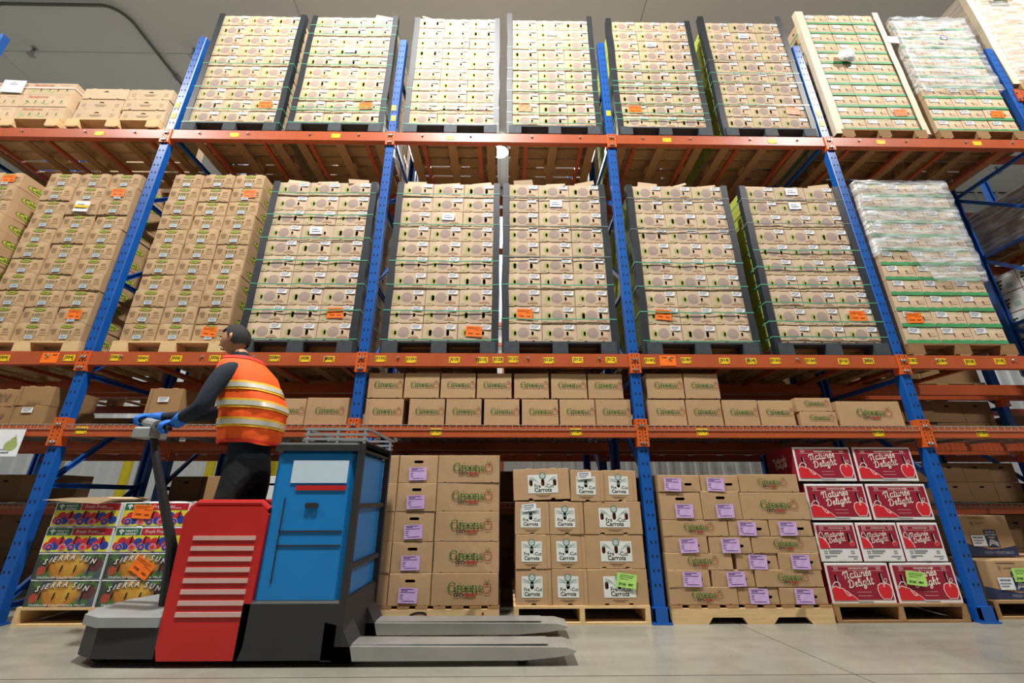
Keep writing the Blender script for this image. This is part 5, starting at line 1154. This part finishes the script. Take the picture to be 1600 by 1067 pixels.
# hair
hv = []; hm2 = MB()
for i in range(8):
    t = i/7; z = -.07+.205*t
    for j in range(n):
        a = 2*PI*j/n; c, s = math.cos(a), math.sin(a); zz = max(z, .065+.0*c) if c > .25 else max(z, -.02) if c > -.1 else z
        tt = (zz+.125)/.25; k = math.sin(PI*min(1, max(.02, tt*.94+.05)))**.55
        hv.append(H((-.106 if c > 0 else -.116)*k*c, .089*k*s, min(zz+.012, .138)))
hm2.add(hv, [(i*n+j, i*n+(j+1) % n, (i+1)*n+(j+1) % n, (i+1)*n+j) for i in range(7) for j in range(n)]+[tuple(7*n+j for j in range(n))], m_hair)
pp_('hair', hm2.mesh('hair', True), 'short dark hair')
# vest
def vring(t):
    z = 1.25+.64*t; cx = 2.02-.05*t if t < .4 else 2.0-.165*(t-.4)/.6
    rx = .178+.026*math.sin(PI*t*.9); ry = .205+.03*math.sin(PI*min(t, .8)/.8*.9)
    if t > .78: q = (t-.78)/.22; rx *= 1-.36*q; ry *= 1-.42*q*q
    return z, cx, rx, ry
vm = MB(); nv, nr = 36, 22; vs = []
for i in range(nr):
    z, cx, rx, ry = vring(i/(nr-1))
    for j in range(nv):
        a = 2*PI*j/nv; w_ = 1+.018*math.sin(5*a+i*.6)+.012*math.sin(9*a-i*.9); c, s = math.cos(a), math.sin(a)
        vs.append((cx+rx*w_*math.copysign(abs(c)**.85, c), PY+ry*w_*math.copysign(abs(s)**.85, s), z+.012*math.sin(3*a)*(1 if i == 0 else 0)))
vm.add(vs, [(i*nv+j, i*nv+(j+1) % nv, (i+1)*nv+(j+1) % nv, (i+1)*nv+j) for i in range(nr-1) for j in range(nv)], m_vest)
VE = pp_('vest', vm.mesh('vest', True), 'orange hi-vis vest')
def band(t0, t1, mat, name, e=.006):
    m = MB(); vs = []
    for t in (t0, t1):
        z, cx, rx, ry = vring(t)
        for j in range(nv):
            a = 2*PI*j/nv; w_ = 1+.018*math.sin(5*a+t*21*.6)+.012*math.sin(9*a-t*21*.9); c, s = math.cos(a), math.sin(a); vs.append((cx+(rx+e)*w_*math.copysign(abs(c)**.85, c), PY+(ry+e)*w_*math.copysign(abs(s)**.85, s), z))
    m.add(vs, [(j, (j+1) % nv, nv+(j+1) % nv, nv+j) for j in range(nv)], mat); o = ob(name, m.mesh(name, True), VE); return o
for t in (.16, .36, .56): band(t, t+.10, m_vyel, 'yellow_band'); band(t+.025, t+.075, m_refl, 'reflective_stripe', .009)
band(.0, .03, m_vtrim, 'hem', .007); band(.95, 1.0, m_vtrim, 'collar', .006)
# gloves with curled fingers on the bar
ax_ = (HB_-HA).normalized(); up_ = Vector((0, 0, 1)); fw_ = ax_.cross(up_); fw_ = fw_ if fw_.x < 0 else -fw_; fw_.normalize(); up_ = ax_.cross(fw_); up_ = up_ if up_.z > 0 else -up_
def glove(center, wrist, side):
    c = Vector(center); Vv = [Vector(wrist), c-fw_*.035+up_*.034, c+up_*.038]; Ee = [(0, 1), (1, 2)]; Rr = [(.036, .036), (.034, .026), (.036, .022)]
    for k, o_ in enumerate((-.034, -.0115, .0115, .033)):
        ln = (1.0, 1.08, 1.02, .86)[k]; b = len(Vv)
        ch = [c+ax_*o_*.9+up_*.034+fw_*.012, c+ax_*o_+fw_*.034*ln+up_*.018, c+ax_*o_+fw_*.034*ln-up_*.014, c+ax_*o_+fw_*.008-up_*.031*ln, c+ax_*o_-fw_*.012-up_*.026]
        Vv += ch; Ee += [(2, b), (b, b+1), (b+1, b+2), (b+2, b+3), (b+3, b+4)]; Rr += [.0115, .0105, .0098, .009, .0078]
    b = len(Vv); t = side
    Vv += [c-fw_*.03+ax_*.036*t+up_*.018, c-fw_*.032+ax_*.05*t-up_*.008, c-fw_*.012+ax_*.052*t-up_*.03, c+fw_*.012+ax_*.046*t-up_*.036]; Ee += [(1, b), (b, b+1), (b+1, b+2), (b+2, b+3)]; Rr += [.0135, .0125, .0115, .0095]
    me = skin('glove', [tuple(v) for v in Vv], Ee, Rr, 0, 2); me.materials.clear(); me.materials.append(m_glove)
    for p in me.polygons: p.material_index = 0
    return me
gl = HA+(HB_-HA)*.11; gr2 = HA+(HB_-HA)*.9
pp_('glove', glove(gl, V[12], 1), 'bright blue work glove'); pp_('glove', glove(gr2, V[18], -1), 'bright blue work glove')
for k, wv, ev in ((0, V[12], V[11]), (1, V[18], V[17])):
    w0 = Vector(wv); e0 = Vector(ev); d0 = (e0-w0).normalized(); pp_('glove_cuff', MB().tube([w0-d0*.02, w0+d0*.03, w0+d0*.055], [.04, .044, .046], m_glove, 12).mesh('glove_cuff', True))
# boots
for a in (23, 28):
    x, y, z = V[a]
    bt = MB(); L = []
    for (dx, w_, zt, zb) in ((.055, .036, .37, .247), (.03, .045, .40, .246), (-.02, .047, .41, .246), (-.07, .044, .345, .246), (-.12, .048, .31, .246), (-.17, .048, .30, .246), (-.21, .036, .285, .248), (-.225, .018, .27, .25)):
        L.append([(x+dx, y-w_, zb+.012), (x+dx, y-w_*.8, zb), (x+dx, y+w_*.8, zb), (x+dx, y+w_, zb+.012), (x+dx, y+w_, (zb+zt)/2), (x+dx, y+w_*.6, zt), (x+dx, y-w_*.6, zt), (x+dx, y-w_, (zb+zt)/2)])
    bt.add([p for r in L for p in r], [(i*8+j, i*8+(j+1) % 8, (i+1)*8+(j+1) % 8, (i+1)*8+j) for i in range(7) for j in range(8)]+[tuple(range(8)), tuple(56+j for j in range(8))], m_boot); pp_('boot', bt.mesh('boot', True), 'dark leather boot')
